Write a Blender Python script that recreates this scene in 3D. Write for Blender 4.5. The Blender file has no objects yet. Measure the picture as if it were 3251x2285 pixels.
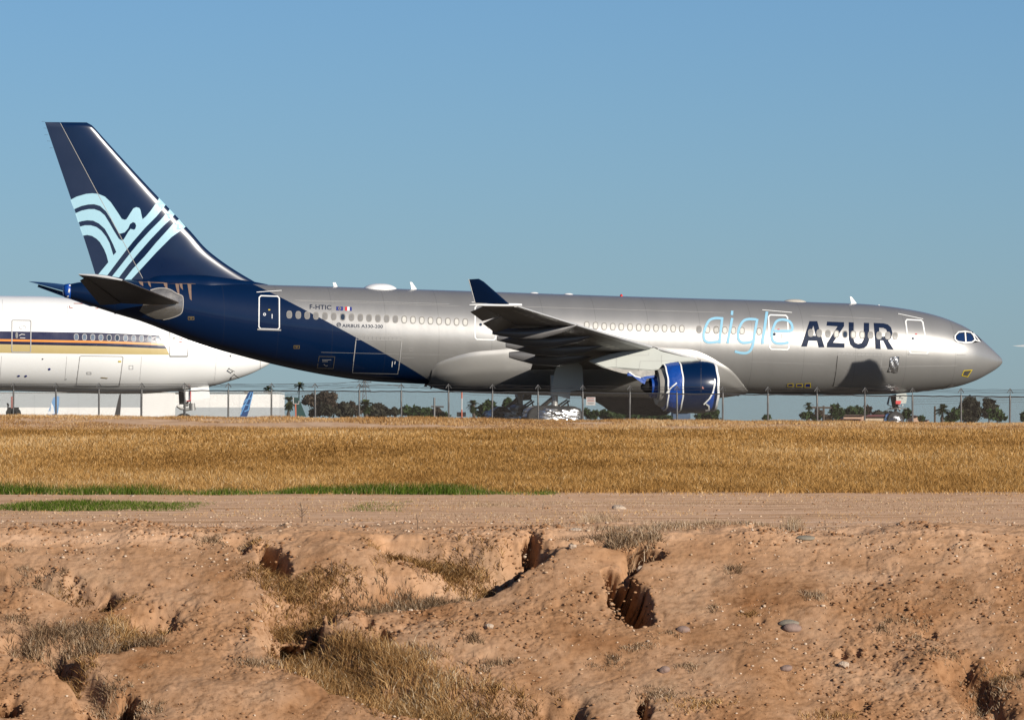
import bpy, bmesh, math, random
import numpy as np
from mathutils import Vector

random.seed(7)
RNG = np.random.default_rng(11)
scene = bpy.context.scene
COL = scene.collection

# ------------------------------------------------------------------ camera
F = 20654.0            # focal length in photo pixels (photo 3251 x 2285)
CX, HZ, EYE = 1625.5, 1341.0, 2.6
cam_d = bpy.data.cameras.new('camera')
cam_d.sensor_fit = 'HORIZONTAL'
cam_d.sensor_width = 36.0
cam_d.lens = 36.0 * F / 3251.0
cam_d.shift_y = (HZ - 1142.5) / 3251.0
cam_d.clip_start = 1.0
cam_d.clip_end = 40000.0
cam = bpy.data.objects.new('camera', cam_d)
COL.objects.link(cam)
cam.location = (0, 0, EYE)
cam.rotation_euler = (math.radians(90), 0, 0)
scene.camera = cam

# ------------------------------------------------------------------ light
SUN_EL, SUN_AZ = math.radians(20), math.radians(137)   # azimuth from +Y towards +X
TO_SUN = Vector((math.sin(SUN_AZ) * math.cos(SUN_EL), math.cos(SUN_AZ) * math.cos(SUN_EL), math.sin(SUN_EL)))
world = bpy.data.worlds.new('World')
scene.world = world
world.use_nodes = True
wn = world.node_tree
bg = wn.nodes['Background']
sky = wn.nodes.new('ShaderNodeTexSky')
sky.sky_type = 'NISHITA'
sky.sun_disc = False
sky.sun_elevation = SUN_EL
sky.sun_rotation = SUN_AZ
sky.altitude = 300
sky.air_density = 0.8
sky.dust_density = 0.3
sky.ozone_density = 7.0
wn.links.new(sky.outputs[0], bg.inputs[0])
bg.inputs[1].default_value = 0.0535
sd = bpy.data.lights.new('sun', 'SUN')
sd.energy = 5.0
sd.angle = math.radians(0.53)
sd.color = (1.0, 0.93, 0.82)
sun = bpy.data.objects.new('sun', sd)
COL.objects.link(sun)
sun.rotation_euler = (-TO_SUN).to_track_quat('-Z', 'Y').to_euler()
sun.location = (60, -60, 60)
scene.view_settings.view_transform = 'Standard'
scene.view_settings.look = 'None'
scene.view_settings.exposure = 0.62
scene.view_settings.gamma = 1.0

# ------------------------------------------------------------------ helpers
def tag(o, label=None, cat=None, group=None, kind=None):
    if label: o['label'] = label
    if cat: o['category'] = cat
    if group: o['group'] = group
    if kind: o['kind'] = kind
    return o

def empty(name, loc, rz=0.0, label=None, cat=None, group=None, parent=None):
    o = bpy.data.objects.new(name, None)
    o.empty_display_size = 0.5
    COL.objects.link(o)
    o.location = loc
    o.rotation_euler = (0, 0, rz)
    if parent: o.parent = parent
    return tag(o, label, cat, group)

def mk(name, verts, faces, mat, parent=None, smooth=True, sharp=None, clean=False):
    me = bpy.data.meshes.new(name)
    me.from_pydata([tuple(v) for v in verts], [], [tuple(f) for f in faces])
    if clean:
        bm = bmesh.new(); bm.from_mesh(me)
        bmesh.ops.remove_doubles(bm, verts=bm.verts, dist=1e-5)
        bmesh.ops.recalc_face_normals(bm, faces=bm.faces)
        bm.to_mesh(me); bm.free()
    if smooth:
        me.polygons.foreach_set('use_smooth', [True] * len(me.polygons))
        if sharp:
            me.set_sharp_from_angle(angle=math.radians(sharp))
    for m in (mat if isinstance(mat, (list, tuple)) else [mat]):
        me.materials.append(m)
    o = bpy.data.objects.new(name, me)
    COL.objects.link(o)
    if parent: o.parent = parent
    return o

def mk_np(name, V, T, mat, parent=None, attr=None, smooth=False, quads=False):
    """big meshes straight from numpy arrays; T is (n,3) or (n,4)"""
    me = bpy.data.meshes.new(name)
    n, k = T.shape
    me.vertices.add(len(V)); me.vertices.foreach_set('co', V.astype(np.float32).ravel())
    me.loops.add(n * k); me.loops.foreach_set('vertex_index', T.astype(np.int32).ravel())
    me.polygons.add(n)
    me.polygons.foreach_set('loop_start', np.arange(0, n * k, k, dtype=np.int32))
    me.polygons.foreach_set('loop_total', np.full(n, k, dtype=np.int32))
    if smooth: me.polygons.foreach_set('use_smooth', np.ones(n, dtype=bool))
    me.update(calc_edges=True)
    if attr is not None:
        a = me.attributes.new('rnd', 'FLOAT', 'POINT'); a.data.foreach_set('value', attr.astype(np.float32))
    me.materials.append(mat)
    o = bpy.data.objects.new(name, me)
    COL.objects.link(o)
    if parent: o.parent = parent
    return o

class MB:
    """collects shapes into one mesh"""
    def __init__(s): s.v = []; s.f = []
    def add(s, v, f):
        b = len(s.v); s.v += [tuple(p) for p in v]; s.f += [tuple(i + b for i in q) for q in f]
    def box(s, c, size, rz=0, rx=0, ry=0):
        x, y, z = [k / 2 for k in size]
        from mathutils import Euler
        m = Euler((rx, ry, rz)).to_matrix()
        pts = [m @ Vector((i * x, j * y, k * z)) + Vector(c) for i in (-1, 1) for j in (-1, 1) for k in (-1, 1)]
        s.add(pts, [(0, 1, 3, 2), (4, 6, 7, 5), (0, 4, 5, 1), (2, 3, 7, 6), (0, 2, 6, 4), (1, 5, 7, 3)])
    def tube(s, pts, r, n=8, cap=True, r2=None):
        pts = [Vector(p) for p in pts]
        rings = []
        for i, p in enumerate(pts):
            d = (pts[min(i + 1, len(pts) - 1)] - pts[max(i - 1, 0)]).normalized()
            a = d.cross(Vector((0, 0, 1)))
            if a.length < 1e-3: a = d.cross(Vector((1, 0, 0)))
            a.normalize(); b = d.cross(a)
            rr = r[i] if isinstance(r, (list, tuple)) else r
            rings.append([p + a * math.cos(2 * math.pi * k / n) * rr + b * math.sin(2 * math.pi * k / n) * rr for k in range(n)])
        v = [q for R in rings for q in R]; f = []
        for i in range(len(rings) - 1):
            for k in range(n):
                k2 = (k + 1) % n
                f.append((i * n + k, i * n + k2, (i + 1) * n + k2, (i + 1) * n + k))
        if cap:
            f.append(tuple(range(n))[::-1]); f.append(tuple((len(rings) - 1) * n + k for k in range(n)))
        s.add(v, f)
    def prism(s, poly, y0, y1):
        """poly: (x,z) outline, extruded in y"""
        n = len(poly)
        v = [(x, y0, z) for x, z in poly] + [(x, y1, z) for x, z in poly]
        f = [tuple(range(n)), tuple(range(n, 2 * n))[::-1]]
        for i in range(n):
            j = (i + 1) % n
            f.append((i, i + n, j + n, j))
        s.add(v, f)
    def build(s, name, mat, parent=None, smooth=False, sharp=35, clean=True):
        return mk(name, s.v, s.f, mat, parent, smooth, sharp if smooth else None, clean)

def loft(rings, closed=True, cap0=True, cap1=True):
    n = len(rings[0]); v = [p for R in rings for p in R]; f = []
    for i in range(len(rings) - 1):
        for k in range(n if closed else n - 1):
            k2 = (k + 1) % n
            f.append((i * n + k, i * n + k2, (i + 1) * n + k2, (i + 1) * n + k))
    if cap0: f.append(tuple(range(n))[::-1])
    if cap1: f.append(tuple((len(rings) - 1) * n + k for k in range(n)))
    return v, f

def pchip(xs, ys):
    xs = np.array(xs, float); ys = np.array(ys, float)
    o = np.argsort(xs); xs = xs[o]; ys = ys[o]
    h = np.diff(xs); d = np.diff(ys) / h
    m = np.zeros(len(xs)); m[0] = d[0]; m[-1] = d[-1]
    for i in range(1, len(xs) - 1):
        if d[i - 1] * d[i] > 0:
            w1 = 2 * h[i] + h[i - 1]; w2 = h[i] + 2 * h[i - 1]
            m[i] = (w1 + w2) / (w1 / d[i - 1] + w2 / d[i])
    def ev(x):
        x = np.clip(np.asarray(x, float), xs[0], xs[-1])
        i = np.clip(np.searchsorted(xs, x) - 1, 0, len(xs) - 2)
        t = (x - xs[i]) / h[i]
        return ((2 * t**3 - 3 * t**2 + 1) * ys[i] + (t**3 - 2 * t**2 + t) * h[i] * m[i]
                + (-2 * t**3 + 3 * t**2) * ys[i + 1] + (t**3 - t**2) * h[i] * m[i + 1])
    return ev

# lattice value noise
_L = np.random.default_rng(5).random((256, 256))
def vn(x, y):
    xi = np.floor(x).astype(int); yi = np.floor(y).astype(int)
    fx = x - xi; fy = y - yi
    fx = fx * fx * (3 - 2 * fx); fy = fy * fy * (3 - 2 * fy)
    a = _L[xi & 255, yi & 255]; b = _L[(xi + 1) & 255, yi & 255]
    c = _L[xi & 255, (yi + 1) & 255]; d = _L[(xi + 1) & 255, (yi + 1) & 255]
    return (a * (1 - fx) + b * fx) * (1 - fy) + (c * (1 - fx) + d * fx) * fy
def fbm(x, y, o=4, g=0.5):
    s = 0; a = 1; t = 0
    for i in range(o):
        s = s + a * vn(x * 2**i + 17.3 * i, y * 2**i + 9.1 * i); t += a; a *= g
    return s / t * 2 - 1

# ------------------------------------------------------------------ materials
def nodes_of(name):
    m = bpy.data.materials.new(name); m.use_nodes = True
    nt = m.node_tree
    return m, nt, nt.nodes['Principled BSDF']

def N(nt, typ, **kw):
    n = nt.nodes.new(typ)
    for k, v in kw.items():
        if hasattr(n, k): setattr(n, k, v)
        else: n.inputs[k].default_value = v
    return n

KA = 0.66      # real-world albedo of the colours listed below, which were picked by eye at a lower exposure
def paint(name, col, rough=0.4, metal=0.0, coat=0.0, var=0.08, scale=1.5, bump=0.0, bscale=20, coat_rough=0.1, spec=0.5, rvar=0.08):
    """plain surface with a little uneven colour, roughness and bump"""
    k_ = 0.80 if (min(col) > 0.6 or metal > 0.9) else KA
    col = tuple(c * k_ for c in col)
    m, nt, p = nodes_of(name)
    tc = N(nt, 'ShaderNodeTexCoord')
    no = N(nt, 'ShaderNodeTexNoise'); no.inputs['Scale'].default_value = scale; no.inputs['Detail'].default_value = 5
    nt.links.new(tc.outputs['Object'], no.inputs['Vector'])
    r = N(nt, 'ShaderNodeMapRange'); r.inputs['To Min'].default_value = 1 - var; r.inputs['To Max'].default_value = 1 + var
    nt.links.new(no.outputs['Fac'], r.inputs['Value'])
    mx = N(nt, 'ShaderNodeMix', data_type='RGBA', blend_type='MULTIPLY')
    mx.inputs[0].default_value = 1.0
    mx.inputs[6].default_value = (*col, 1)
    nt.links.new(r.outputs[0], mx.inputs[7])
    nt.links.new(mx.outputs[2], p.inputs['Base Color'])
    rr = N(nt, 'ShaderNodeMapRange'); rr.inputs['To Min'].default_value = max(0.02, rough - rvar); rr.inputs['To Max'].default_value = rough + rvar
    nt.links.new(no.outputs['Fac'], rr.inputs['Value'])
    nt.links.new(rr.outputs[0], p.inputs['Roughness'])
    p.inputs['Metallic'].default_value = metal
    p.inputs['Coat Weight'].default_value = coat
    p.inputs['Coat Roughness'].default_value = coat_rough
    p.inputs['Specular IOR Level'].default_value = spec
    if bump:
        b = N(nt, 'ShaderNodeTexNoise'); b.inputs['Scale'].default_value = bscale; b.inputs['Detail'].default_value = 4
        nt.links.new(tc.outputs['Object'], b.inputs['Vector'])
        bu = N(nt, 'ShaderNodeBump'); bu.inputs['Strength'].default_value = bump; bu.inputs['Distance'].default_value = 0.05
        nt.links.new(b.outputs['Fac'], bu.inputs['Height'])
        nt.links.new(bu.outputs[0], p.inputs['Normal'])
    return m

def blade_mat(name, stops, trans=0.3, rough=0.8):
    m, nt, p = nodes_of(name)
    a = N(nt, 'ShaderNodeAttribute', attribute_name='rnd')
    r = N(nt, 'ShaderNodeValToRGB')
    cr = r.color_ramp
    while len(cr.elements) < len(stops): cr.elements.new(0.5)
    for e, (pos, c) in zip(cr.elements, stops):
        e.position = pos; e.color = (*[q * KA for q in c], 1)
    nt.links.new(a.outputs['Fac'], r.inputs[0])
    nt.links.new(r.outputs[0], p.inputs['Base Color'])
    p.inputs['Roughness'].default_value = rough
    p.inputs['Specular IOR Level'].default_value = 0.04
    if trans:
        out = nt.nodes['Material Output']
        t = N(nt, 'ShaderNodeBsdfTranslucent'); nt.links.new(r.outputs[0], t.inputs[0])
        mx = N(nt, 'ShaderNodeMixShader'); mx.inputs[0].default_value = trans
        nt.links.new(p.outputs[0], mx.inputs[1]); nt.links.new(t.outputs[0], mx.inputs[2])
        nt.links.new(mx.outputs[0], out.inputs[0])
    return m

NAVY = (0.001, 0.013, 0.052)
M = {}
M['navy'] = paint('navy_gloss_paint', NAVY, 0.30, 0.0, 0.6, 0.1, 0.8, coat_rough=0.155, spec=0.10)
M['navy_rudder'] = paint('navy_satin_paint', (0.010, 0.024, 0.065), 0.45, 0, 0.1, 0.1, 0.8, coat_rough=0.3, spec=0.2)
M['sky_blue'] = paint('pale_blue_paint', (0.40, 0.66, 0.78), 0.4, 0, 0.4, 0.03, coat_rough=0.2)
M['sky_blue_metal'] = paint('pale_blue_livery', (0.30, 0.58, 0.76), 0.5, 0, 0.1, 0.03, coat_rough=0.1, spec=0.2)
M['navy_letter'] = paint('navy_lettering', (0.004, 0.014, 0.045), 0.5, 0, 0.08, 0.08, coat_rough=0.1, spec=0.12)
M['tape'] = paint('white_sealing_tape', (0.78, 0.78, 0.76), 0.32, 0, 0.3, 0.06, 4, bump=0.3, bscale=14)
M['line'] = paint('grey_door_outline', (0.42, 0.41, 0.40), 0.5)
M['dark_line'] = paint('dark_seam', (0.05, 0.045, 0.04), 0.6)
M['white_paint'] = paint('white_aircraft_paint', (0.80, 0.80, 0.79), 0.32, 0, 0.4, 0.04, 0.6, coat_rough=0.2)
M['grey_part'] = paint('pale_grey_green_primer', (0.50, 0.52, 0.48), 0.45, 0, 0.1, 0.08, 1.2)
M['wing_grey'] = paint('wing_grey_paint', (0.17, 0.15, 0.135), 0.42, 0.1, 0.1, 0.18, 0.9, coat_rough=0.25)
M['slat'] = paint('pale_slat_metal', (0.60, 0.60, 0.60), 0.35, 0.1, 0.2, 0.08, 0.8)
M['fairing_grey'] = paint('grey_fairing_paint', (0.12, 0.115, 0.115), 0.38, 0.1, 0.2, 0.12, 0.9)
M['bare'] = paint('bare_metal', (0.45, 0.42, 0.38), 0.34, 0.85, 0.0, 0.15, 2.5, bump=0.15, bscale=3)
M['core'] = paint('beige_core_cowl', (0.46, 0.43, 0.39), 0.45, 0.1, 0.0, 0.1, 1.5)
M['black'] = paint('black_sheet', (0.004, 0.004, 0.005), 0.85, spec=0.1, metal=0.0, coat=0.0, var=0.2, bump=0.2, bscale=3)
M['black2'] = paint('black_trim', (0.006, 0.006, 0.008), 0.6, 0, 0, 0.2, bump=0.2, bscale=3)
M['dark_metal'] = paint('dark_oily_metal', (0.03, 0.028, 0.027), 0.5, 0.4, 0, 0.2, 6)
M['strut'] = paint('grey_strut', (0.42, 0.41, 0.39), 0.35, 0.5, 0, 0.1, 5)
M['rubber'] = paint('tyre_rubber', (0.02, 0.02, 0.02), 0.8)
M['tarp'] = paint('royal_blue_plastic', (0.003, 0.065, 0.36), 0.42, 0, 0.25, 0.25, 3, bump=1.0, bscale=2.5, coat_rough=0.2)
M['foil'] = paint('crinkled_silver_foil', (0.92, 0.92, 0.93), 0.34, 1.0, 0, 0.05, 3, bump=0.35, bscale=5, rvar=0.10)
M['red'] = paint('red_flag_vinyl', (0.65, 0.02, 0.02), 0.5)
M['flag_blue'] = paint('flag_blue', (0.006, 0.02, 0.20), 0.5)
M['flag_red'] = paint('flag_red', (0.60, 0.02, 0.03), 0.5)
M['yellow'] = paint('yellow_marking', (0.70, 0.52, 0.03), 0.5)
M['ochre'] = paint('ochre_stencil', (0.30, 0.20, 0.05), 0.6)
M['glass'] = paint('cockpit_glass', (0.01, 0.03, 0.10), 0.08, 0, 1.0, 0.1)
M['pane_light'] = paint('window_shade_light', (0.62, 0.60, 0.55), 0.5, 0, 0.3, 0.1, 3)
M['pane_grey'] = paint('window_shade_grey', (0.22, 0.21, 0.20), 0.35, 0, 0.5, 0.2, 5)
M['pane_dark'] = paint('window_glass_dark', (0.03, 0.045, 0.07), 0.15, 0, 0.8, 0.1)
M['pane_blue'] = paint('window_glass_blue', (0.12, 0.16, 0.22), 0.25, 0, 0.5, 0.3, 5)
M['win_frame_shade'] = paint('window_frame_shade', (0.24, 0.225, 0.205), 0.5, 0.0, 0, 0.05)  # dark ring colour stands in for the inner shadow of the window rim
M['galv'] = paint('galvanised_steel', (0.19, 0.185, 0.18), 0.55, 0.6, 0, 0.2, 4)
M['wire'] = paint('rusty_wire', (0.16, 0.14, 0.125), 0.6, 0.5)
M['gold'] = paint('gold_stripe', (0.56, 0.44, 0.20), 0.35, 0, 0.3, 0.03, coat_rough=0.2)
M['orange_stripe'] = paint('orange_stripe', (0.80, 0.27, 0.015), 0.35, 0, 0.3, 0.03)
M['navy_stripe'] = paint('navy_stripe', (0.012, 0.010, 0.045), 0.25, 0, 0.8, 0.05, coat_rough=0.08)
M['bark'] = paint('tree_bark', (0.10, 0.075, 0.055), 0.9)
M['sign'] = paint('white_sign_board', (0.62, 0.60, 0.58), 0.6)
M['sign_red'] = paint('faded_red_print', (0.50, 0.20, 0.17), 0.6)
M['sign_grey'] = paint('grey_print', (0.25, 0.24, 0.24), 0.6)
M['orange_mast'] = paint('orange_mast_paint', (0.62, 0.13, 0.05), 0.5)

def fuselage_mat(nrm, thr):
    """metallic silver ahead of the slanted plane nrm.p = thr, navy behind it"""
    m, nt, p = nodes_of('silver_navy_fuselage_paint')
    tc = N(nt, 'ShaderNodeTexCoord')
    dot = N(nt, 'ShaderNodeVectorMath', operation='DOT_PRODUCT'); dot.inputs[1].default_value = nrm
    nt.links.new(tc.outputs['Object'], dot.inputs[0])
    gt = N(nt, 'ShaderNodeMath', operation='GREATER_THAN'); gt.inputs[1].default_value = thr
    nt.links.new(dot.outputs['Value'], gt.inputs[0])
    no = N(nt, 'ShaderNodeTexNoise'); no.inputs['Scale'].default_value = 0.5; no.inputs['Detail'].default_value = 6
    mp = N(nt, 'ShaderNodeMapping'); mp.inputs['Scale'].default_value = (1.6, 1, 0.35)
    nt.links.new(tc.outputs['Object'], mp.inputs[0]); nt.links.new(mp.outputs[0], no.inputs['Vector'])
    r = N(nt, 'ShaderNodeMapRange'); r.inputs['To Min'].default_value = 0.90; r.inputs['To Max'].default_value = 1.08
    nt.links.new(no.outputs['Fac'], r.inputs['Value'])
    mixc = N(nt, 'ShaderNodeMix', data_type='RGBA')
    nt.links.new(gt.outputs[0], mixc.inputs[0])
    mixc.inputs[6].default_value = (*[q * KA for q in NAVY], 1); mixc.inputs[7].default_value = (0.30, 0.293, 0.283, 1)
    mul = N(nt, 'ShaderNodeMix', data_type='RGBA', blend_type='MULTIPLY'); mul.inputs[0].default_value = 1
    nt.links.new(mixc.outputs[2], mul.inputs[6]); nt.links.new(r.outputs[0], mul.inputs[7])
    # panel butt joints every few metres and two lap joints
    sx = N(nt, 'ShaderNodeSeparateXYZ'); nt.links.new(tc.outputs['Object'], sx.inputs[0])
    md = N(nt, 'ShaderNodeMath', operation='PINGPONG'); md.inputs[1].default_value = 1.59
    nt.links.new(sx.outputs[0], md.inputs[0])
    lt = N(nt, 'ShaderNodeMath', operation='LESS_THAN'); lt.inputs[1].default_value = 0.012
    nt.links.new(md.outputs[0], lt.inputs[0])
    jm = N(nt, 'ShaderNodeMath', operation='MULTIPLY'); jm.inputs[1].default_value = 0.30
    nt.links.new(lt.outputs[0], jm.inputs[0])
    jc = N(nt, 'ShaderNodeMix', data_type='RGBA'); jc.inputs[7].default_value = (0.03, 0.03, 0.033, 1)
    nt.links.new(jm.outputs[0], jc.inputs[0]); nt.links.new(mul.outputs[2], jc.inputs[6])
    nt.links.new(jc.outputs[2], p.inputs['Base Color'])
    mm = N(nt, 'ShaderNodeMath', operation='MULTIPLY'); mm.inputs[1].default_value = 0.6
    nt.links.new(gt.outputs[0], mm.inputs[0]); nt.links.new(mm.outputs[0], p.inputs['Metallic'])
    rr = N(nt, 'ShaderNodeMapRange'); rr.inputs['To Min'].default_value = 0.40; rr.inputs['To Max'].default_value = 0.46
    nt.links.new(no.outputs['Fac'], rr.inputs['Value']); nt.links.new(rr.outputs[0], p.inputs['Roughness'])
    p.inputs['Coat Weight'].default_value = 0.5; p.inputs['Coat Roughness'].default_value = 0.10
    sp = N(nt, 'ShaderNodeMath', operation='MULTIPLY_ADD'); sp.inputs[1].default_value = 0.38; sp.inputs[2].default_value = 0.12
    nt.links.new(gt.outputs[0], sp.inputs[0]); nt.links.new(sp.outputs[0], p.inputs['Specular IOR Level'])
    wv = N(nt, 'ShaderNodeTexNoise'); wv.inputs['Scale'].default_value = 1.1; wv.inputs['Detail'].default_value = 2
    nt.links.new(tc.outputs['Object'], wv.inputs['Vector'])
    bu = N(nt, 'ShaderNodeBump'); bu.inputs['Strength'].default_value = 0.35; bu.inputs['Distance'].default_value = 0.02
    nt.links.new(wv.outputs['Fac'], bu.inputs['Height']); nt.links.new(bu.outputs[0], p.inputs['Normal'])
    return m

# ------------------------------------------------------------------ frames traced bodies live in
class Frame:
    def __init__(s, px0, depth, psi, zg):
        s.c, s.s = math.cos(psi), math.sin(psi); s.D = depth; s.psi = psi; s.zg = zg
        s.X0 = (px0 - CX) * depth / F
    def A(s, px, py, ly):
        """the point seen at photo pixel (px,py) that lies ly to the left of the centre line -> local (x,y,z)"""
        k = (px - CX) / F
        lx = (k * (s.D + ly * s.c) - s.X0 + ly * s.s) / (s.c - k * s.s)
        Y = s.D + lx * s.s + ly * s.c
        return (lx, ly, EYE + (HZ - py) * Y / F - s.zg)
    def world(s, p):
        x, y, z = p
        return Vector((s.X0 + x * s.c - y * s.s, s.D + x * s.s + y * s.c, z + s.zg))
    def loc(s): return (s.X0, s.D, s.zg)

class Body:
    """tube whose top and bottom outlines are traced; x forward, round section"""
    def __init__(s, fr, top, bot, wf, back=None):
        s.fr = fr
        T = [fr.A(x, y, 0) for x, y in top]; B = [fr.A(x, y, 0) for x, y in bot]
        s.xn = max(T[0][0], B[0][0]) if T[0][0] > T[-1][0] else max(T[-1][0], B[-1][0])
        s.x0 = max(min(p[0] for p in T), min(p[0] for p in B))
        q = lambda x: math.sqrt(max(0, s.xn - x))
        ft = pchip([q(p[0]) for p in T], [p[2] for p in T]); fb = pchip([q(p[0]) for p in B], [p[2] for p in B])
        s.gx = s.xn - np.linspace(0, math.sqrt(s.xn - s.x0), 900)**2
        g = np.sqrt(np.maximum(0, s.xn - s.gx))
        t, b = ft(g), fb(g)
        s.gx = s.gx[::-1]; s.gc = ((t + b) / 2)[::-1]; s.gz = np.maximum(0.02, (t - b) / 2)[::-1]
        s.gw = s.gz * np.array([wf(x) for x in s.gx])
    def ring(s, x):
        return np.interp(x, s.gx, s.gc), np.interp(x, s.gx, s.gz), np.interp(x, s.gx, s.gw)
    def at(s, x, a, off=0.0):
        """a: angle from straight up towards starboard (-y)"""
        c, rz, ry = s.ring(x)
        n = Vector((0, -math.sin(a) / ry, math.cos(a) / rz)).normalized()
        return Vector((x, -ry * math.sin(a), c + rz * math.cos(a))) + n * off
    def solve(s, px, py, off=0.006):
        ly = -2.0
        for _ in range(14):
            x, _y, z = s.fr.A(px, py, ly)
            c, rz, ry = s.ring(x)
            u = max(-0.999, min(0.999, (z - c) / rz))
            nl = -ry * math.sqrt(1 - u * u)
            ly = 0.4 * ly + 0.6 * nl
        n = Vector((0, ly / ry**2, (z - c) / rz**2)).normalized()
        return Vector((x, ly, c + u * rz)) + n * off
    def mesh(s, name, mat, parent, n=72, m=150):
        xs = s.xn - np.linspace(0.02, math.sqrt(s.xn - s.x0), m)**2
        rings = []
        for x in xs[::-1]:
            rings.append([s.at(x, 2 * math.pi * k / n) for k in range(n)])
        v, f = loft(rings)
        return mk(name, v, f, mat, parent, True, 50)

# ---- flat outlines in photo pixels, cut fine and laid on a surface
def fill_loops(loops):
    cu = bpy.data.curves.new('tmp', 'CURVE'); cu.dimensions = '2D'; cu.fill_mode = 'BOTH'
    for L in loops:
        sp = cu.splines.new('POLY'); sp.points.add(len(L) - 1)
        for i, (x, y) in enumerate(L): sp.points[i].co = (x, y, 0, 1)
        sp.use_cyclic_u = True
    ob = bpy.data.objects.new('tmp', cu); COL.objects.link(ob)
    me = bpy.data.meshes.new_from_object(ob.evaluated_get(bpy.context.evaluated_depsgraph_get()))
    bpy.data.objects.remove(ob); bpy.data.curves.remove(cu)
    return me

def text_mesh(txt, bold=0.0):
    cu = bpy.data.curves.new('tmp', 'FONT'); cu.body = txt; cu.size = 1; cu.fill_mode = 'BOTH'; cu.offset = bold
    cu.space_character = 1.05
    ob = bpy.data.objects.new('tmp', cu); COL.objects.link(ob)
    me = bpy.data.meshes.new_from_object(ob.evaluated_get(bpy.context.evaluated_depsgraph_get()))
    bpy.data.objects.remove(ob); bpy.data.curves.remove(cu)
    return me

def lay(name, me, solve, mat, parent, grid=14.0, off=0.006, label=None):
    bm = bmesh.new(); bm.from_mesh(me); bpy.data.meshes.remove(me)
    if grid:
        for ax in (0, 1):
            lo = min(v.co[ax] for v in bm.verts); hi = max(v.co[ax] for v in bm.verts)
            t = math.ceil(lo / grid) * grid
            no = (1, 0, 0) if ax == 0 else (0, 1, 0)
            while t < hi:
                co = (t, 0, 0) if ax == 0 else (0, t, 0)
                bmesh.ops.bisect_plane(bm, geom=bm.verts[:] + bm.edges[:] + bm.faces[:], plane_co=co, plane_no=no)
                t += grid
    vs = [solve(v.co.x, v.co.y, off) for v in bm.verts]
    bm.verts.index_update()
    fs = [[v.index for v in f.verts] for f in bm.faces]
    bm.free()
    # face the paint outwards (towards starboard)
    out = []
    for f in fs:
        a, b, c = [Vector(vs[i]) for i in f[:3]]
        n = (b - a).cross(c - a)
        out.append(f if n.y < 0 else f[::-1])
    o = mk(name, vs, out, mat, parent, False)
    if label: o['label'] = label
    return o

def decal(name, loops, solve, mat, parent, grid=14.0, off=0.006, label=None):
    return lay(name, fill_loops(loops), solve, mat, parent, grid, off, label)

def stroke(pts, w, closed=False):
    """outline polygons (one per segment plus joints) of a stroked polyline"""
    n = len(pts); L = []; R = []
    for i in range(n):
        a = pts[i - 1] if (i > 0 or closed) else pts[i]
        b = pts[(i + 1) % n] if (i < n - 1 or closed) else pts[i]
        p = pts[i]
        def un(u, v):
            d = math.hypot(v[0] - u[0], v[1] - u[1]) or 1
            return ((v[0] - u[0]) / d, (v[1] - u[1]) / d)
        d1 = un(a, p) if a != p else un(p, b); d2 = un(p, b) if b != p else d1
        nx, ny = -(d1[1] + d2[1]), (d1[0] + d2[0]); q = math.hypot(nx, ny) or 1
        nx /= q; ny /= q
        k = 1 / max(0.5, nx * -d1[1] + ny * d1[0])
        L.append((p[0] + nx * w / 2 * k, p[1] + ny * w / 2 * k)); R.append((p[0] - nx * w / 2 * k, p[1] - ny * w / 2 * k))
    v = L + R; f = []
    for i in range(n if closed else n - 1):
        j = (i + 1) % n
        f.append((i, j, n + j, n + i))
    me = bpy.data.meshes.new('tmp'); me.from_pydata([(x, y, 0) for x, y in v], [], f)
    return me

def strokes(name, lines, w, solve, mat, parent, grid=20.0, off=0.01, label=None):
    """lines: list of (pts, closed)"""
    V = []; Fc = []
    for pts, cl in lines:
        me = stroke(pts, w, cl); b = len(V)
        V += [tuple(v.co) for v in me.vertices]; Fc += [tuple(i + b for i in p.vertices) for p in me.polygons]
        bpy.data.meshes.remove(me)
    me = bpy.data.meshes.new('tmp'); me.from_pydata(V, [], Fc)
    return lay(name, me, solve, mat, parent, grid, off, label)

def text_on(name, txt, x0, y0, x1, h, dy, solve, mat, parent, bold=0.0, off=0.008):
    """baseline from (x0,y0) to (x1,y0+dy), capital height h in photo pixels"""
    me = text_mesh(txt, bold)
    xs = [v.co.x for v in me.vertices]; ys = [v.co.y for v in me.vertices]
    mx, Mx, my, My = min(xs), max(xs), min(ys), max(ys)
    for v in me.vertices:
        u = (v.co.x - mx) / (Mx - mx); w = (v.co.y - my) / (My - my)
        v.co = (x0 + u * (x1 - x0), y0 + u * dy - w * h, 0)
    return lay(name, me, solve, mat, parent, 0, off)

def crop(ox, oy, sc):
    return lambda pts: [(ox + x / sc, oy + y / sc) for x, y in pts]
cA = crop(50, 340, 2.689); cB = crop(80, 840, 2.87); cC = crop(800, 840, 2.87)
cD = crop(1450, 840, 2.701); cE = crop(2200, 900, 2.1846); cF = crop(0, 900, 2.609)
cG = crop(80, 860, 4.252); c1 = crop(1850, 1080, 4.592); c2 = crop(1480, 1100, 4.592)
c3 = crop(1480, 870, 5.38); c4 = crop(2700, 1180, 7.653)

def oval(cx, cy, w, h, n=16, p=2.6):
    o = []
    for k in range(n):
        a = 2 * math.pi * k / n; c, s_ = math.cos(a), math.sin(a)
        o.append((cx + w / 2 * math.copysign(abs(c)**(2 / p), c), cy + h / 2 * math.copysign(abs(s_)**(2 / p), s_)))
    return o

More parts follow.
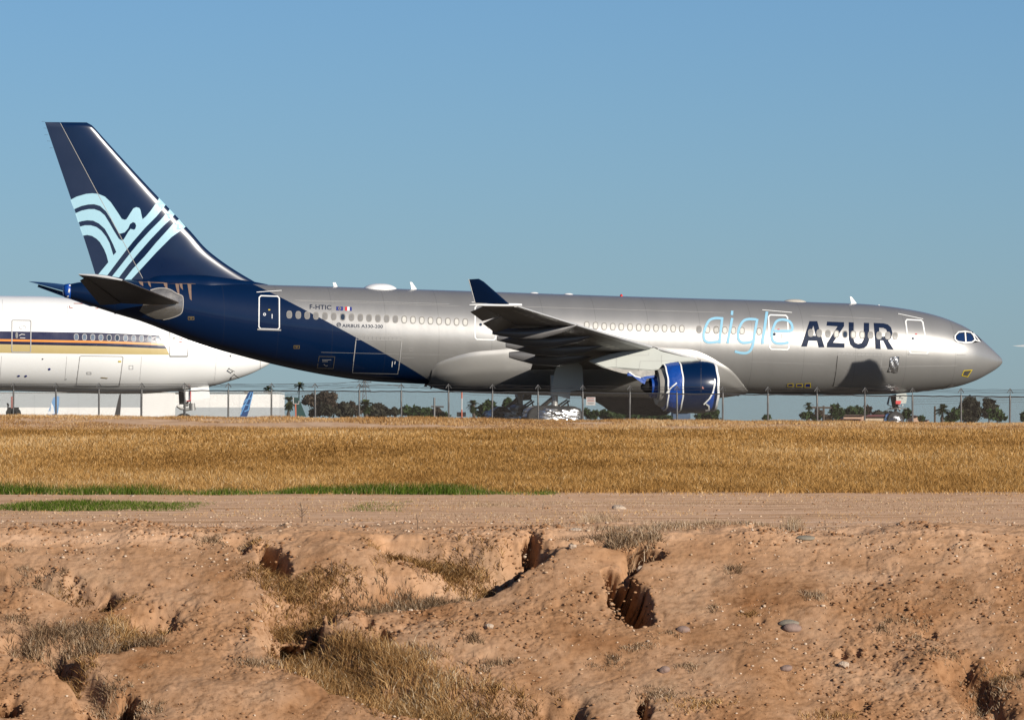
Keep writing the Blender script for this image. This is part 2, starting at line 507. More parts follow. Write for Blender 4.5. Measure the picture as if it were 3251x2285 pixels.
# ================================================================== GROUND
# profile of the land along the view: ditch bottom, eroded bank, track, stubble field, airfield
PY = np.array([-200, 60, 76.0, 77.0, 84.2, 84.9, 87, 130, 325, 329, 336, 343, 352, 700, 9000, 30000.])
PZ = np.array([-3.2, -3.2, -3.1, -2.66, 1.17, 1.25, 1.22, 1.19, 2.22, 2.22, 2.22, 2.22, 2.2, 2.2, 1.6, 1.0])
def base_z(x, y):
    x = np.asarray(x, float); y = np.asarray(y, float)
    z = np.interp(y, PY, PZ)
    crest = 2.82 - 0.44 * np.clip(x / np.maximum(y, 1) / 0.0787, -1.6, 1.6) * 0.5
    crest = 2.74 - 0.22 * np.clip(x / 26.0, -2, 2)
    b = np.interp(y, [325, 328.5, 333, 336, 343, 352], [0, 0.18, 0.8, 1.0, 0.5, 0.0])
    return z + (crest - 2.22) * b

_py = np.linspace(77.2, 330, 60000)
_ipx = HZ + F * (EYE - np.interp(_py, PY, PZ)) / _py      # photo row of every depth (falls with depth)
def G(px, py):
    """photo pixel -> ground x, y on the smooth profile"""
    y = np.interp(-np.asarray(py, float), -_ipx, _py)
    return (np.asarray(px, float) - CX) * y / F, y
def gd(px, py):     # from the 2296-wide view of the photo
    return G(px / 0.70624, py / 0.70624)

# pits: (x, y, rx, ry, depth, hardness) given in the 2296-wide view; sizes in its pixels
PITS = [(615, 1266, 28, 22, .5, 6), (602, 1238, 20, 12, .3, 5), (530, 1216, 30, 12, .22, 3), (545, 1235, 14, 10, .2, 3),
        (1192, 1225, 13, 22, .4, 6), (1180, 1248, 22, 14, .4, 5), (1155, 1258, 18, 10, .3, 5), (1105, 1277, 26, 14, .3, 5),
        (1445, 1243, 30, 13, .28, 4), (1475, 1238, 14, 8, .2, 3), (1386, 1300, 24, 11, .55, 7), (1398, 1318, 26, 18, .7, 7), (1404, 1334, 30, 24, .85, 8), (1410, 1340, 36, 28, .9, 8), (1422, 1364, 33, 26, .9, 8), (1432, 1388, 26, 18, .8, 8),
        (650, 1408, 30, 16, .5, 7), (686, 1412, 24, 13, .42, 6), (712, 1385, 8, 22, .25, 5), (772, 1385, 10, 14, .2, 4), (738, 1395, 10, 14, .2, 4), (822, 1402, 12, 14, .22, 4), (858, 1432, 18, 12, .26, 4),
        (236, 1342, 13, 8, .25, 5), (20, 1590, 20, 16, .35, 5), (30, 1570, 12, 8, .2, 4), (285, 1578, 22, 18, .42, 5), (290, 1602, 16, 18, .42, 5), (205, 1600, 20, 10, .25, 4), (180, 1575, 14, 10, .2, 4),
        (2085, 1412, 12, 8, .22, 4), (1886, 1458, 12, 9, .22, 4), (1925, 1455, 8, 6, .15, 4), (1930, 1575, 16, 9, .2, 3), (1445, 1590, 12, 20, .3, 5), (2200, 1530, 22, 18, .2, 3), (2240, 1580, 36, 20, .22, 3), (2260, 1500, 36, 16, .2, 3),
        (1300, 1228, 60, 7, .16, 4), (1350, 1232, 26, 8, .18, 4), (1215, 1226, 16, 8, .2, 4), (1290, 1385, 10, 5, .1, 3), (610, 1340, 14, 8, .1, 3), (880, 1600, 14, 6, .12, 3), (375, 1380, 14, 8, .12, 3), (385, 1400, 10, 8, .12, 3), (1700, 1390, 8, 5, .1, 3), (1060, 1500, 14, 6, .1, 3), (160, 1305, 12, 6, .15, 3), (175, 1318, 10, 5, .12, 3), (100, 1290, 16, 6, .12, 3)]
GULLIES = [([(1180, 1245), (1080, 1290), (960, 1310), (840, 1325), (720, 1345), (650, 1370), (640, 1420), (690, 1460), (780, 1510), (900, 1555), (1060, 1590), (1260, 1605)], 52, .30),
           ([(880, 1215), (980, 1235), (1080, 1255), (1150, 1260)], 38, .22),
           ([(1440, 1240), (1405, 1275), (1392, 1300)], 16, .18),
           ([(-60, 1290), (60, 1310), (170, 1330), (240, 1345)], 24, .15),
           ([(360, 1385), (250, 1440), (120, 1460), (40, 1450)], 34, .16),
           ([(120, 1460), (170, 1520), (230, 1570), (290, 1610)], 28, .25),
           ([(2150, 1500), (2200, 1560), (2230, 1640)], 40, .2)]
MOUNDS = [(1280, 1290, 120, 50, .18), (770, 1400, 90, 30, .14), (560, 1300, 80, 60, .10), (760, 1250, 120, 40, .12), (1150, 1420, 260, 60, .08), (1720, 1330, 200, 60, .06), (60, 1350, 60, 26, .12),
          (180, 1290, 200, 40, .08), (1700, 1500, 150, 40, .07), (100, 1540, 80, 20, .12), (500, 1560, 160, 40, .08), (2080, 1480, 60, 40, .08), (1450, 1440, 60, 30, .06), (640, 1480, 60, 30, -.05), (1330, 1250, 60, 16, .10)]
def _w(px, py, rx, ry):
    x, y = gd(px, py)
    x = float(x); y = float(y)
    dydp = abs(float(gd(px, py - 3)[1]) - float(gd(px, py + 3)[1])) / 6
    return x, y, rx * y / F / 0.70624, max(0.02, ry * dydp)
_pits = [(*_w(a, b, c, d), e, h) for a, b, c, d, e, h in PITS]
_mnd = [(*_w(a, b, c, d), e) for a, b, c, d, e in MOUNDS]
_gul = []
for pts, w, d in GULLIES:
    q = [_w(a, b, w, w * 0.6) for a, b in pts]
    _gul.append((q, d))

def bank_z(x, y):
    """land height with the erosion of the bank"""
    x = np.asarray(x, float); y = np.asarray(y, float)
    z = base_z(x, y)
    near = np.clip((y - 76.2) / 1.0, 0, 1) * np.clip((90 - y) / 5.0, 0, 1)
    road = np.clip((y - 84) / 3, 0, 1) * np.clip((140 - y) / 6, 0, 1)
    z = z + near * (0.11 * fbm(x * 0.75, y * 0.75, 3) + 0.022 * fbm(x * 3.1 + 5, y * 3.1, 4)
                    - 0.020 * np.clip(np.abs(fbm(x * 1.9 + 40, y * 1.9, 3)) * -4 + 0.55, 0, 1)
                    + 0.008 * fbm(x * 9, y * 9, 3) + 0.006 * fbm(x * 31, y * 31, 3)
                    + np.clip(fbm(x * 0.9 + 70, y * 0.9 + 11, 3) * 2.5 + 0.35, 0, 1) * (0.050 * (0.5 - np.abs(fbm(x * 5.5, y * 5.5, 4, 0.62))) - 0.020 * np.clip(fbm(x * 8 + 3, y * 8, 5, 0.65) * 4 - 0.8, 0, 1)))
    z = z + road * (0.02 * fbm(x * 0.5, y * 0.15, 3) + 0.01 * fbm(x * 3, y * 1.2, 3))
    m = near > 0
    if np.any(m):
        xs = x[m] + 0.06 * fbm(x[m] * 4.5 + 3, y[m] * 4.5, 3) * 1.2; ys = y[m] + 0.06 * fbm(x[m] * 4.5, y[m] * 4.5 + 30, 3) * 1.2
        dz = np.zeros_like(xs)
        for cx, cy, rx, ry, h in _mnd:
            r2 = ((xs - cx) / rx)**2 + ((ys - cy) / ry)**2
            dz += h * np.exp(-r2 * 1.1)
        for q, d in _gul:
            best = np.full_like(xs, 9.0)
            for (x0, y0, rx0, ry0), (x1, y1, rx1, ry1) in zip(q[:-1], q[1:]):
                rx = (rx0 + rx1) / 2; ry = (ry0 + ry1) / 2
                ax, ay = (xs - x0) / rx, (ys - y0) / ry; bx, by = (x1 - x0) / rx, (y1 - y0) / ry
                t = np.clip((ax * bx + ay * by) / (bx * bx + by * by), 0, 1)
                best = np.minimum(best, np.hypot(ax - t * bx, ay - t * by))
            dz -= 1.15 * d / (1 + np.exp((best - 1) * 7))
        for cx, cy, rx, ry, h, k in _pits:
            r = np.sqrt(((xs - cx) / rx)**2 + ((ys - cy) / ry)**2)
            dz -= 0.7 * h / (1 + np.exp(np.clip((r - 1) * k * 1.6, -30, 30)))
        z = z.copy(); z[m] += dz * near[m]
    far = np.clip((y - 322) / 3, 0, 1) * np.clip((360 - y) / 8, 0, 1)
    z = z + far * 0.07 * fbm(x * 0.35, y * 0.35, 4)
    return z

def ground_mat():
    m, nt, p = nodes_of('desert_soil')
    tc = N(nt, 'ShaderNodeTexCoord'); sx = N(nt, 'ShaderNodeSeparateXYZ')
    nt.links.new(tc.outputs['Object'], sx.inputs[0])
    def noise(sc, det=6, scale=(1, 1, 1), rough=0.55):
        mp = N(nt, 'ShaderNodeMapping'); mp.inputs['Scale'].default_value = scale
        nt.links.new(tc.outputs['Object'], mp.inputs[0])
        n = N(nt, 'ShaderNodeTexNoise'); n.inputs['Scale'].default_value = sc; n.inputs['Detail'].default_value = det; n.inputs['Roughness'].default_value = rough
        nt.links.new(mp.outputs[0], n.inputs['Vector']); return n
    def ramp(src, st):
        r = N(nt, 'ShaderNodeValToRGB'); cr = r.color_ramp
        while len(cr.elements) < len(st): cr.elements.new(0.5)
        for e, (q, c) in zip(cr.elements, st): e.position = q; e.color = (*c, 1)
        nt.links.new(src, r.inputs[0]); return r
    n1 = noise(0.9, 8); n2 = noise(9, 6); n3 = noise(60, 3)
    soil = ramp(n1.outputs['Fac'], [(0.30, (0.30, 0.145, 0.066)), (0.45, (0.40, 0.222, 0.118)), (0.58, (0.46, 0.275, 0.163)), (0.75, (0.45, 0.295, 0.185))])
    fine = ramp(n2.outputs['Fac'], [(0.30, (0.62, 0.56, 0.50)), (0.42, (0.90, 0.88, 0.86)), (0.6, (1.06, 1.06, 1.06))])
    m0 = N(nt, 'ShaderNodeMix', data_type='RGBA', blend_type='MULTIPLY'); m0.inputs[0].default_value = 1
    nt.links.new(soil.outputs[0], m0.inputs[6]); nt.links.new(fine.outputs[0], m0.inputs[7])
    n5 = noise(22, 8, (1, 1, 1), 0.72); n6 = noise(1.4, 4)
    lit = ramp(n5.outputs['Fac'], [(0.36, (0.42, 0.38, 0.34)), (0.46, (1, 1, 1))])
    lm = ramp(n6.outputs['Fac'], [(0.46, (0, 0, 0)), (0.60, (0.9, 0.9, 0.9))])
    mu = N(nt, 'ShaderNodeMix', data_type='RGBA', blend_type='MULTIPLY')
    nt.links.new(lm.outputs[0], mu.inputs[0]); nt.links.new(m0.outputs[2], mu.inputs[6]); nt.links.new(lit.outputs[0], mu.inputs[7])
    nr = noise(2.5, 8, (0.06, 0.5, 1), 0.65)
    road = ramp(nr.outputs['Fac'], [(0.36, (0.58, 0.345, 0.195)), (0.5, (0.84, 0.52, 0.315)), (0.64, (0.96, 0.65, 0.44))])
    field = ramp(n1.outputs['Fac'], [(0.3, (0.19, 0.105, 0.045)), (0.7, (0.27, 0.16, 0.07))])
    berm = ramp(n1.outputs['Fac'], [(0.4, (0.66, 0.42, 0.26)), (0.6, (0.78, 0.53, 0.35))])
    far = ramp(n1.outputs['Fac'], [(0.3, (0.12, 0.105, 0.085)), (0.7, (0.155, 0.135, 0.11))])
    def mixat(a, b, y0, y1, wob=0.8):
        ad = N(nt, 'ShaderNodeMath', operation='MULTIPLY_ADD'); ad.inputs[1].default_value = wob
        nt.links.new(nr.outputs['Fac'], ad.inputs[0]); nt.links.new(sx.outputs[1], ad.inputs[2])
        mr = N(nt, 'ShaderNodeMapRange'); mr.inputs['From Min'].default_value = y0; mr.inputs['From Max'].default_value = y1
        nt.links.new(ad.outputs[0], mr.inputs['Value'])
        mx = N(nt, 'ShaderNodeMix', data_type='RGBA')
        nt.links.new(mr.outputs[0], mx.inputs[0]); nt.links.new(a, mx.inputs[6]); nt.links.new(b, mx.inputs[7]); return mx.outputs[2]
    c = mixat(mu.outputs[2], road.outputs[0], 84.0, 88.5, 2.5)
    c = mixat(c, field.outputs[0], 130, 133)
    c = mixat(c, berm.outputs[0], 325, 327)
    c = mixat(c, far.outputs[0], 345, 350)
    kk = N(nt, 'ShaderNodeMix', data_type='RGBA', blend_type='MULTIPLY'); kk.inputs[0].default_value = 1; kk.inputs[7].default_value = (KA, KA, KA, 1)
    nt.links.new(c, kk.inputs[6]); nt.links.new(kk.outputs[2], p.inputs['Base Color'])
    p.inputs['Roughness'].default_value = 1.0; p.inputs['Specular IOR Level'].default_value = 0.0
    b1 = N(nt, 'ShaderNodeBump'); b1.inputs['Strength'].default_value = 0.4; b1.inputs['Distance'].default_value = 0.012
    nt.links.new(n2.outputs['Fac'], b1.inputs['Height'])
    b2 = N(nt, 'ShaderNodeBump'); b2.inputs['Strength'].default_value = 0.5; b2.inputs['Distance'].default_value = 0.008
    nt.links.new(n3.outputs['Fac'], b2.inputs['Height']); nt.links.new(b1.outputs[0], b2.inputs['Normal'])
    nt.links.new(b2.outputs[0], p.inputs['Normal'])
    return m
M['soil'] = ground_mat()

def ground():
    u = np.concatenate([np.array([-40, -6, -1.5, -0.6, -0.3, -0.2, -0.15, -0.125]), np.linspace(-0.115, 0.115, 1300), np.array([0.125, 0.15, 0.2, 0.3, 0.6, 1.5, 6, 40])])
    y = np.concatenate([np.array([-200, 0, 40, 60, 74, 76]), np.linspace(76.3, 85.2, 740), np.linspace(85.25, 92, 60), np.linspace(92.3, 132, 120), np.linspace(134, 322, 50),
                        np.linspace(322.5, 352, 70), np.array([360, 400, 500, 700, 1200, 2500, 5000, 9000, 16000, 30000])])
    Y, U = np.meshgrid(y, u, indexing='ij')
    X = U * np.maximum(np.abs(Y), 60)
    X = np.clip(X, -30000, 30000)
    Z = bank_z(X, Y)
    nr, nc = Y.shape
    # washed-out hollows run back into the bank
    xs = X + 0.07 * fbm(X * 6 + 3, Y * 6, 3, 0.55); ys = Y + 0.09 * fbm(X * 6, Y * 6 + 30, 3, 0.55)
    DX = np.zeros_like(X); m = (Y > 76) & (Y < 86)
    for cx, cy, rx, ry, h, k in _pits:
        if h < 0.24: continue
        r = np.sqrt(((xs[m] - cx) / rx)**2 + ((ys[m] - cy) / ry)**2) / 1.12
        DX[m] = np.maximum(DX[m], (0.9 + h * 2.4) * min(1.0, rx * 8) / (1 + np.exp(np.clip((r - 0.92) * k * 2.6, -30, 30))))
    wz = np.clip(DX / 0.5, 0, 1); Z = Z * (1 - wz) + (base_z(X, Y) - 0.22) * wz
    X = X - 0.20 * DX; Y = Y + 0.88 * DX; Z = Z - 0.42 * DX
    V = np.stack([X, Y, Z], -1).reshape(-1, 3)
    i = np.arange(nr - 1)[:, None] * nc + np.arange(nc - 1)[None, :]
    T = np.stack([i, i + 1, i + nc + 1, i + nc], -1).reshape(-1, 4)
    o = mk_np('ground', V, T, M['soil'], smooth=True, quads=True)
    tag(o, kind='structure')
ground()

# ------------------------------------------------------------------ blades of grass
def blades(name, x, y, h, w, bend, mat, rnd, segs=2, label=None, lean=None, cat=None):
    """curved tapering blades rooted on the land; x,y,h,w,bend,rnd are arrays"""
    n = len(x); z = bank_z(x, y) - 0.01
    ang = RNG.uniform(0, 2 * np.pi, n) if lean is None else lean
    face = RNG.uniform(-0.9, 0.9, n)
    wx, wy = np.cos(face) * w / 2, np.sin(face) * w / 2
    rows = []
    for k in range(segs + 1):
        t = k / segs
        cx = x + np.cos(ang) * bend * h * t * t; cy = y + np.sin(ang) * bend * h * t * t; cz = z + h * t * (1 - 0.25 * bend * t)
        ww = max(0.08, 1 - t**1.5)
        if k < segs:
            rows.append(np.stack([cx - wx * ww, cy - wy * ww, cz], -1)); rows.append(np.stack([cx + wx * ww, cy + wy * ww, cz], -1))
        else:
            rows.append(np.stack([cx, cy, cz], -1))
    K = len(rows)
    V = np.stack(rows, 1).reshape(-1, 3)
    b = np.arange(n)[:, None] * K
    tr = []
    for k in range(segs - 1):
        a = 2 * k
        tr += [[a, a + 1, a + 3], [a, a + 3, a + 2]]
    tr += [[K - 3, K - 2, K - 1]]
    T = (b[:, :, None] + np.array(tr)[None]).reshape(-1, 3)
    o = mk_np(name, V, T, mat, attr=np.repeat(rnd, K))
    return tag(o, label, cat, kind='stuff')

M['stubble'] = blade_mat('golden_stubble', [(0.0, (0.10, 0.045, 0.010)), (0.3, (0.34, 0.175, 0.05)), (0.6, (0.54, 0.295, 0.095)), (0.85, (0.70, 0.43, 0.17)), (1.0, (0.84, 0.61, 0.35))], 0.15)
M['green_blade'] = blade_mat('green_grass', [(0.0, (0.025, 0.05, 0.006)), (0.40, (0.10, 0.165, 0.018)), (0.62, (0.17, 0.23, 0.035)), (0.82, (0.30, 0.25, 0.11)), (1.0, (0.48, 0.38, 0.20))], 0.3)
M['straw'] = blade_mat('dry_straw', [(0.0, (0.13, 0.065, 0.025)), (0.3, (0.36, 0.19, 0.07)), (0.6, (0.63, 0.37, 0.15)), (0.85, (0.80, 0.54, 0.27)), (1.0, (0.82, 0.66, 0.45))], 0.25)
M['grey_straw'] = blade_mat('grey_dead_stems', [(0.0, (0.10, 0.055, 0.03)), (0.4, (0.34, 0.215, 0.12)), (0.75, (0.58, 0.42, 0.27)), (1.0, (0.72, 0.59, 0.44))], 0.2)

def by_row(n, y0, y1, uw=0.12):
    """points spread evenly over photo rows between two depths"""
    r0, r1 = np.interp([y0, y1], _py, _ipx)
    y = np.interp(-RNG.uniform(r1, r0, n), -_ipx, _py)
    return RNG.uniform(-uw, uw, n) * y, y

def stubble():
    n = 530000
    x, y = by_row(n, 130.0, 326.5)
    y = y + RNG.uniform(-1.2, 1.2, n) * (y / 200)
    y = np.clip(y, 131.0 + 1.5 * fbm(x * 0.5, x * 0 + 3, 4) + RNG.exponential(0.9, n), 328)
    patch = fbm(x * 0.12, y * 0.02, 4) + 0.5 * fbm(x * 0.9, y * 0.16, 3)
    h = RNG.uniform(0.07, 0.20, n) * (1 + 0.5 * patch)
    w = RNG.uniform(0.010, 0.026, n) * np.clip(y / 170, 0.8, 1.6)
    rnd = np.clip(0.47 + 0.30 * RNG.normal(size=n) * 0.8 + 0.35 * patch, 0, 1)
    blades('stubble_field', x, y, h, w, RNG.uniform(0.1, 1.3, n), M['stubble'], rnd, label='golden dry stubble covering the field before the fence')
stubble()

def berm_grass():
    n = 190000
    y = RNG.uniform(324, 339, n); x = RNG.uniform(-0.12, 0.12, n) * y
    keep = fbm(x * 0.22, y * 0.55 + 8, 3) + np.where(y > 333, 0.7, 0.27) + np.where(y < 327, 0.4, 0) > 0.0
    x, y = x[keep], y[keep]; n = len(x)
    h = RNG.uniform(0.03, 0.17, n) * (0.6 + 0.9 * np.clip(fbm(x * 0.5, y * 0.1, 3) + 0.4, 0, 1)); w = RNG.uniform(0.015, 0.035, n)
    rnd = np.clip(0.52 + 0.22 * RNG.normal(size=n) + 0.3 * fbm(x * 0.4, y * 0.4, 3), 0, 1)
    blades('dry_grass', x, y, h, w, RNG.uniform(0.1, 0.9, n), M['straw'], rnd, label='pale dry grass on the low rise at the foot of the fence')
berm_grass()

def green_strips():
    for (y0, y1, n, xr, name, lab) in ((1553, 1569, 34000, 1780, 'green_grass', 'narrow strip of green grass along the edge of the stubble field'),
                                       (1590, 1622, 34000, 1500, 'green_grass', 'broken strip of green grass in the middle of the dirt track')):
        px = RNG.uniform(-350, xr, n); py = RNG.uniform(y0 + 3, y1, n)
        if xr < 1500: py = py + 10 * np.clip(px / 1180, 0, 1)
        x, y = G(px, py)
        dens = fbm(x * 0.55, x * 0 + y0, 3) + (np.interp(px, [-350, 0, 1180, xr], [0.85, 0.85, 0.55, -0.2]) if xr > 1500 else np.interp(px, [-350, 500, 900, 1180, xr], [0.4, 0.28, -0.10, -0.45, -0.8]))
        k = (dens > RNG.uniform(-0.25, 0.25, n))
        x, y, dd = x[k], y[k], dens[k]; m = len(x)
        h = RNG.uniform(0.04, 0.21 if xr > 1500 else 0.12, m) * np.clip(0.5 + 1.3 * dd * RNG.random(m), 0.3, 1.3); w = RNG.uniform(0.006, 0.016, m)
        rnd = np.clip(0.42 + 0.25 * RNG.normal(size=m) - 0.25 * dd + (RNG.random(m) < 0.12) * 0.5, 0, 1)
        blades(name, x, y, h, w, RNG.uniform(0.1, 0.8, m), M['green_blade'], rnd, label=lab)
green_strips()

def track_grass():
    n = 26000
    x, y = by_row(n, 85.5, 129)
    d = fbm(x * 0.5, y * 0.12 + 4, 4)
    k = d > RNG.uniform(0.0, 0.5, n); x, y, d = x[k], y[k], d[k]; m = len(x)
    blades('dry_grass', x, y, RNG.uniform(0.015, 0.07, m), RNG.uniform(0.005, 0.014, m), RNG.uniform(0.3, 1.2, m), M['straw'], np.clip(0.7 + 0.2 * RNG.normal(size=m), 0, 1),
           label='sparse bleached grass and straw litter on the dirt track')
    m = 5000; x = RNG.uniform(-0.095, 0.095, m) * 130; y = 131.0 - RNG.exponential(1.6, m); k = fbm(x * 0.6, y * 0.4, 3) > RNG.uniform(-0.4, 0.4, m); x, y = x[k], y[k]; m = len(x)
    blades('dry_grass', x, y, RNG.uniform(0.03, 0.13, m), RNG.uniform(0.008, 0.018, m), RNG.uniform(0.2, 1.3, m), M['stubble'], np.clip(0.6 + 0.25 * RNG.normal(size=m), 0, 1),
           label='stray golden stubble spilling from the ragged field edge onto the track')
    # taller patches on the right-hand part of the track edge
    XS = []; YS = []; H = []
    for px, py, rx, ry, q, hh in ((2060, 1672, 220, 12, 1500, .12), (1900, 1655, 60, 12, 420, .18), (2330, 1672, 240, 8, 800, .09), (2520, 1668, 30, 10, 300, .2), (1560, 1605, 120, 8, 500, .08), (1700, 1600, 900, 10, 3000, .055), (2900, 1610, 400, 12, 1500, .05), (2860, 1588, 500, 8, 1200, .05), (1560, 1640, 300, 10, 500, .07)):
        a = px + rx * RNG.normal(size=q) * 0.55; b = py + ry * RNG.normal(size=q) * 0.5
        X, Y = G(a, np.clip(b, 1566, 1688)); XS.append(X); YS.append(Y); H.append(RNG.uniform(0.35, 1, q) * hh)
    x, y, h = map(np.concatenate, (XS, YS, H)); m = len(x)
    blades('dry_grass', x, y, h, RNG.uniform(0.004, 0.010, m), RNG.uniform(0.1, 1.0, m), M['grey_straw'], np.clip(0.6 + 0.22 * RNG.normal(size=m), 0, 1), segs=3,
           label='low tufts of bleached weeds along the near edge of the track')
track_grass()

def bank_grass():
    # (x, y, rx, ry, count, height, kind) in the 2296-wide view
    P = [(1000, 1245, 110, 22, 5200, .17, 0), (1100, 1262, 60, 16, 2600, .16, 0), (930, 1225, 70, 14, 1500, .12, 0), (960, 1300, 100, 14, 3800, .17, 1), (860, 1318, 90, 16, 3400, .15, 1), (700, 1318, 110, 24, 4600, .17, 0),
         (660, 1365, 70, 22, 1900, .17, 0), (600, 1300, 60, 18, 900, .14, 0), (760, 1290, 70, 14, 900, .13, 0), (680, 1440, 50, 20, 1500, .19, 0), (760, 1465, 95, 26, 4200, .24, 2), (850, 1500, 110, 28, 5200, .25, 2), (960, 1545, 110, 26, 4600, .24, 2),
         (1080, 1575, 120, 24, 3800, .20, 0), (1200, 1592, 70, 12, 1200, .15, 0), (900, 1580, 90, 20, 1500, .15, 0), (700, 1500, 60, 16, 1100, .16, 2), (620, 1480, 60, 12, 500, .10, 1), (560, 1485, 50, 10, 420, .10, 1), (1100, 1490, 60, 16, 420, .12, 1),
         (950, 1480, 40, 12, 500, .13, 1), (1060, 1445, 26, 10, 260, .12, 1), (1010, 1410, 40, 8, 120, .06, 0),
         (290, 1410, 70, 16, 2200, .21, 2), (200, 1425, 90, 18, 2600, .20, 1), (110, 1440, 80, 18, 2000, .18, 1), (330, 1435, 40, 14, 700, .16, 1), (130, 1470, 70, 14, 700, .12, 0), (60, 1300, 80, 18, 800, .10, 1), (140, 1320, 80, 14, 700, .10, 0), (250, 1350, 60, 12, 400, .09, 0), (180, 1500, 40, 18, 600, .14, 0), (240, 1545, 50, 18, 700, .12, 1), (330, 1590, 40, 16, 450, .1, 1),
         (1400, 1225, 60, 16, 1300, .18, 1), (1450, 1210, 50, 10, 500, .14, 1), (1370, 1205, 40, 8, 300, .14, 1), (380, 1460, 24, 5, 160, .06, 1), (1640, 1275, 28, 8, 260, .10, 1), (1830, 1348, 34, 8, 320, .12, 1), (1680, 1375, 24, 7, 260, .08, 0), (1600, 1365, 16, 8, 90, .12, 1), (1510, 1425, 20, 6, 120, .08, 1),
         (1440, 1455, 50, 10, 420, .07, 1), (1380, 1480, 30, 10, 260, .10, 1), (1550, 1500, 30, 8, 220, .09, 1), (2030, 1395, 50, 14, 420, .08, 1), (2120, 1470, 60, 12, 460, .08, 1), (1980, 1410, 20, 8, 160, .09, 1), (2050, 1425, 40, 10, 220, .08, 1), (2220, 1530, 60, 34, 1100, .12, 1), (2260, 1500, 40, 20, 600, .12, 0), (2210, 1590, 50, 20, 500, .10, 1),
         (2170, 1355, 50, 8, 200, .05, 1), (1480, 1560, 60, 14, 500, .1, 1), (1560, 1590, 70, 14, 600, .1, 2), (1860, 1600, 60, 10, 420, .1, 2), (30, 1400, 60, 10, 300, .1, 1), (1330, 1490, 30, 8, 100, .07, 1), (490, 1215, 60, 10, 500, .10, 1), (560, 1215, 40, 8, 300, .08, 0), (0, 1242, 60, 6, 260, .1, 1), (850, 1215, 50, 8, 300, .09, 0), (1290, 1215, 60, 5, 120, .08, 1), (330, 1495, 50, 8, 120, .05, 1), (1700, 1450, 40, 8, 90, .05, 1), (1870, 1500, 60, 10, 120, .04, 1), (2130, 1310, 60, 8, 120, .04, 1), (1490, 1320, 60, 12, 120, .04, 0)]
    acc = {0: [], 1: [], 2: []}
    for px, py, rx, ry, q, hh, kd in P:
        q = int(q * 0.6)
        a = px + rx * np.clip(RNG.normal(size=q), -2.2, 2.2) * 0.52; b = py + ry * np.clip(RNG.normal(size=q), -2.2, 2.2) * 0.55
        # gather the blades into tussocks
        c = RNG.integers(0, max(2, q // 16), q); ca = px + rx * RNG.normal(size=q // 16 + 2) * 0.52; cb = py + ry * RNG.normal(size=q // 16 + 2) * 0.52
        t = RNG.random(q) < 0.7
        a = np.where(t, ca[c] + RNG.normal(size=q) * 5, a); b = np.where(t, cb[c] + RNG.normal(size=q) * 2.2, b)
        X, Y = gd(a, b)
        acc[kd].append(np.stack([X, Y, RNG.uniform(0.35, 1.1, q) * hh], 0))
    for kd, mat, lab, c0 in ((0, M['straw'], 'brown dry grass filling the eroded gullies of the bank', 0.30), (1, M['grey_straw'], 'grey dead weeds in loose patches over the dirt bank', 0.40), (2, M['straw'], 'tall golden dry grass in the gully at the foot of the bank', 0.46)):
        x, y, h = np.concatenate(acc[kd], 1); m = len(x)
        rnd = np.clip(c0 + 0.27 * RNG.normal(size=m) + 0.3 * fbm(x * 2, y * 2, 3), 0, 1)
        blades('dry_grass', x, y, h, RNG.uniform(0.005, 0.013, m), RNG.uniform(0.15, 1.4, m) if kd else RNG.uniform(0.5, 1.8, m), mat, rnd, segs=3, label=lab)
bank_grass()

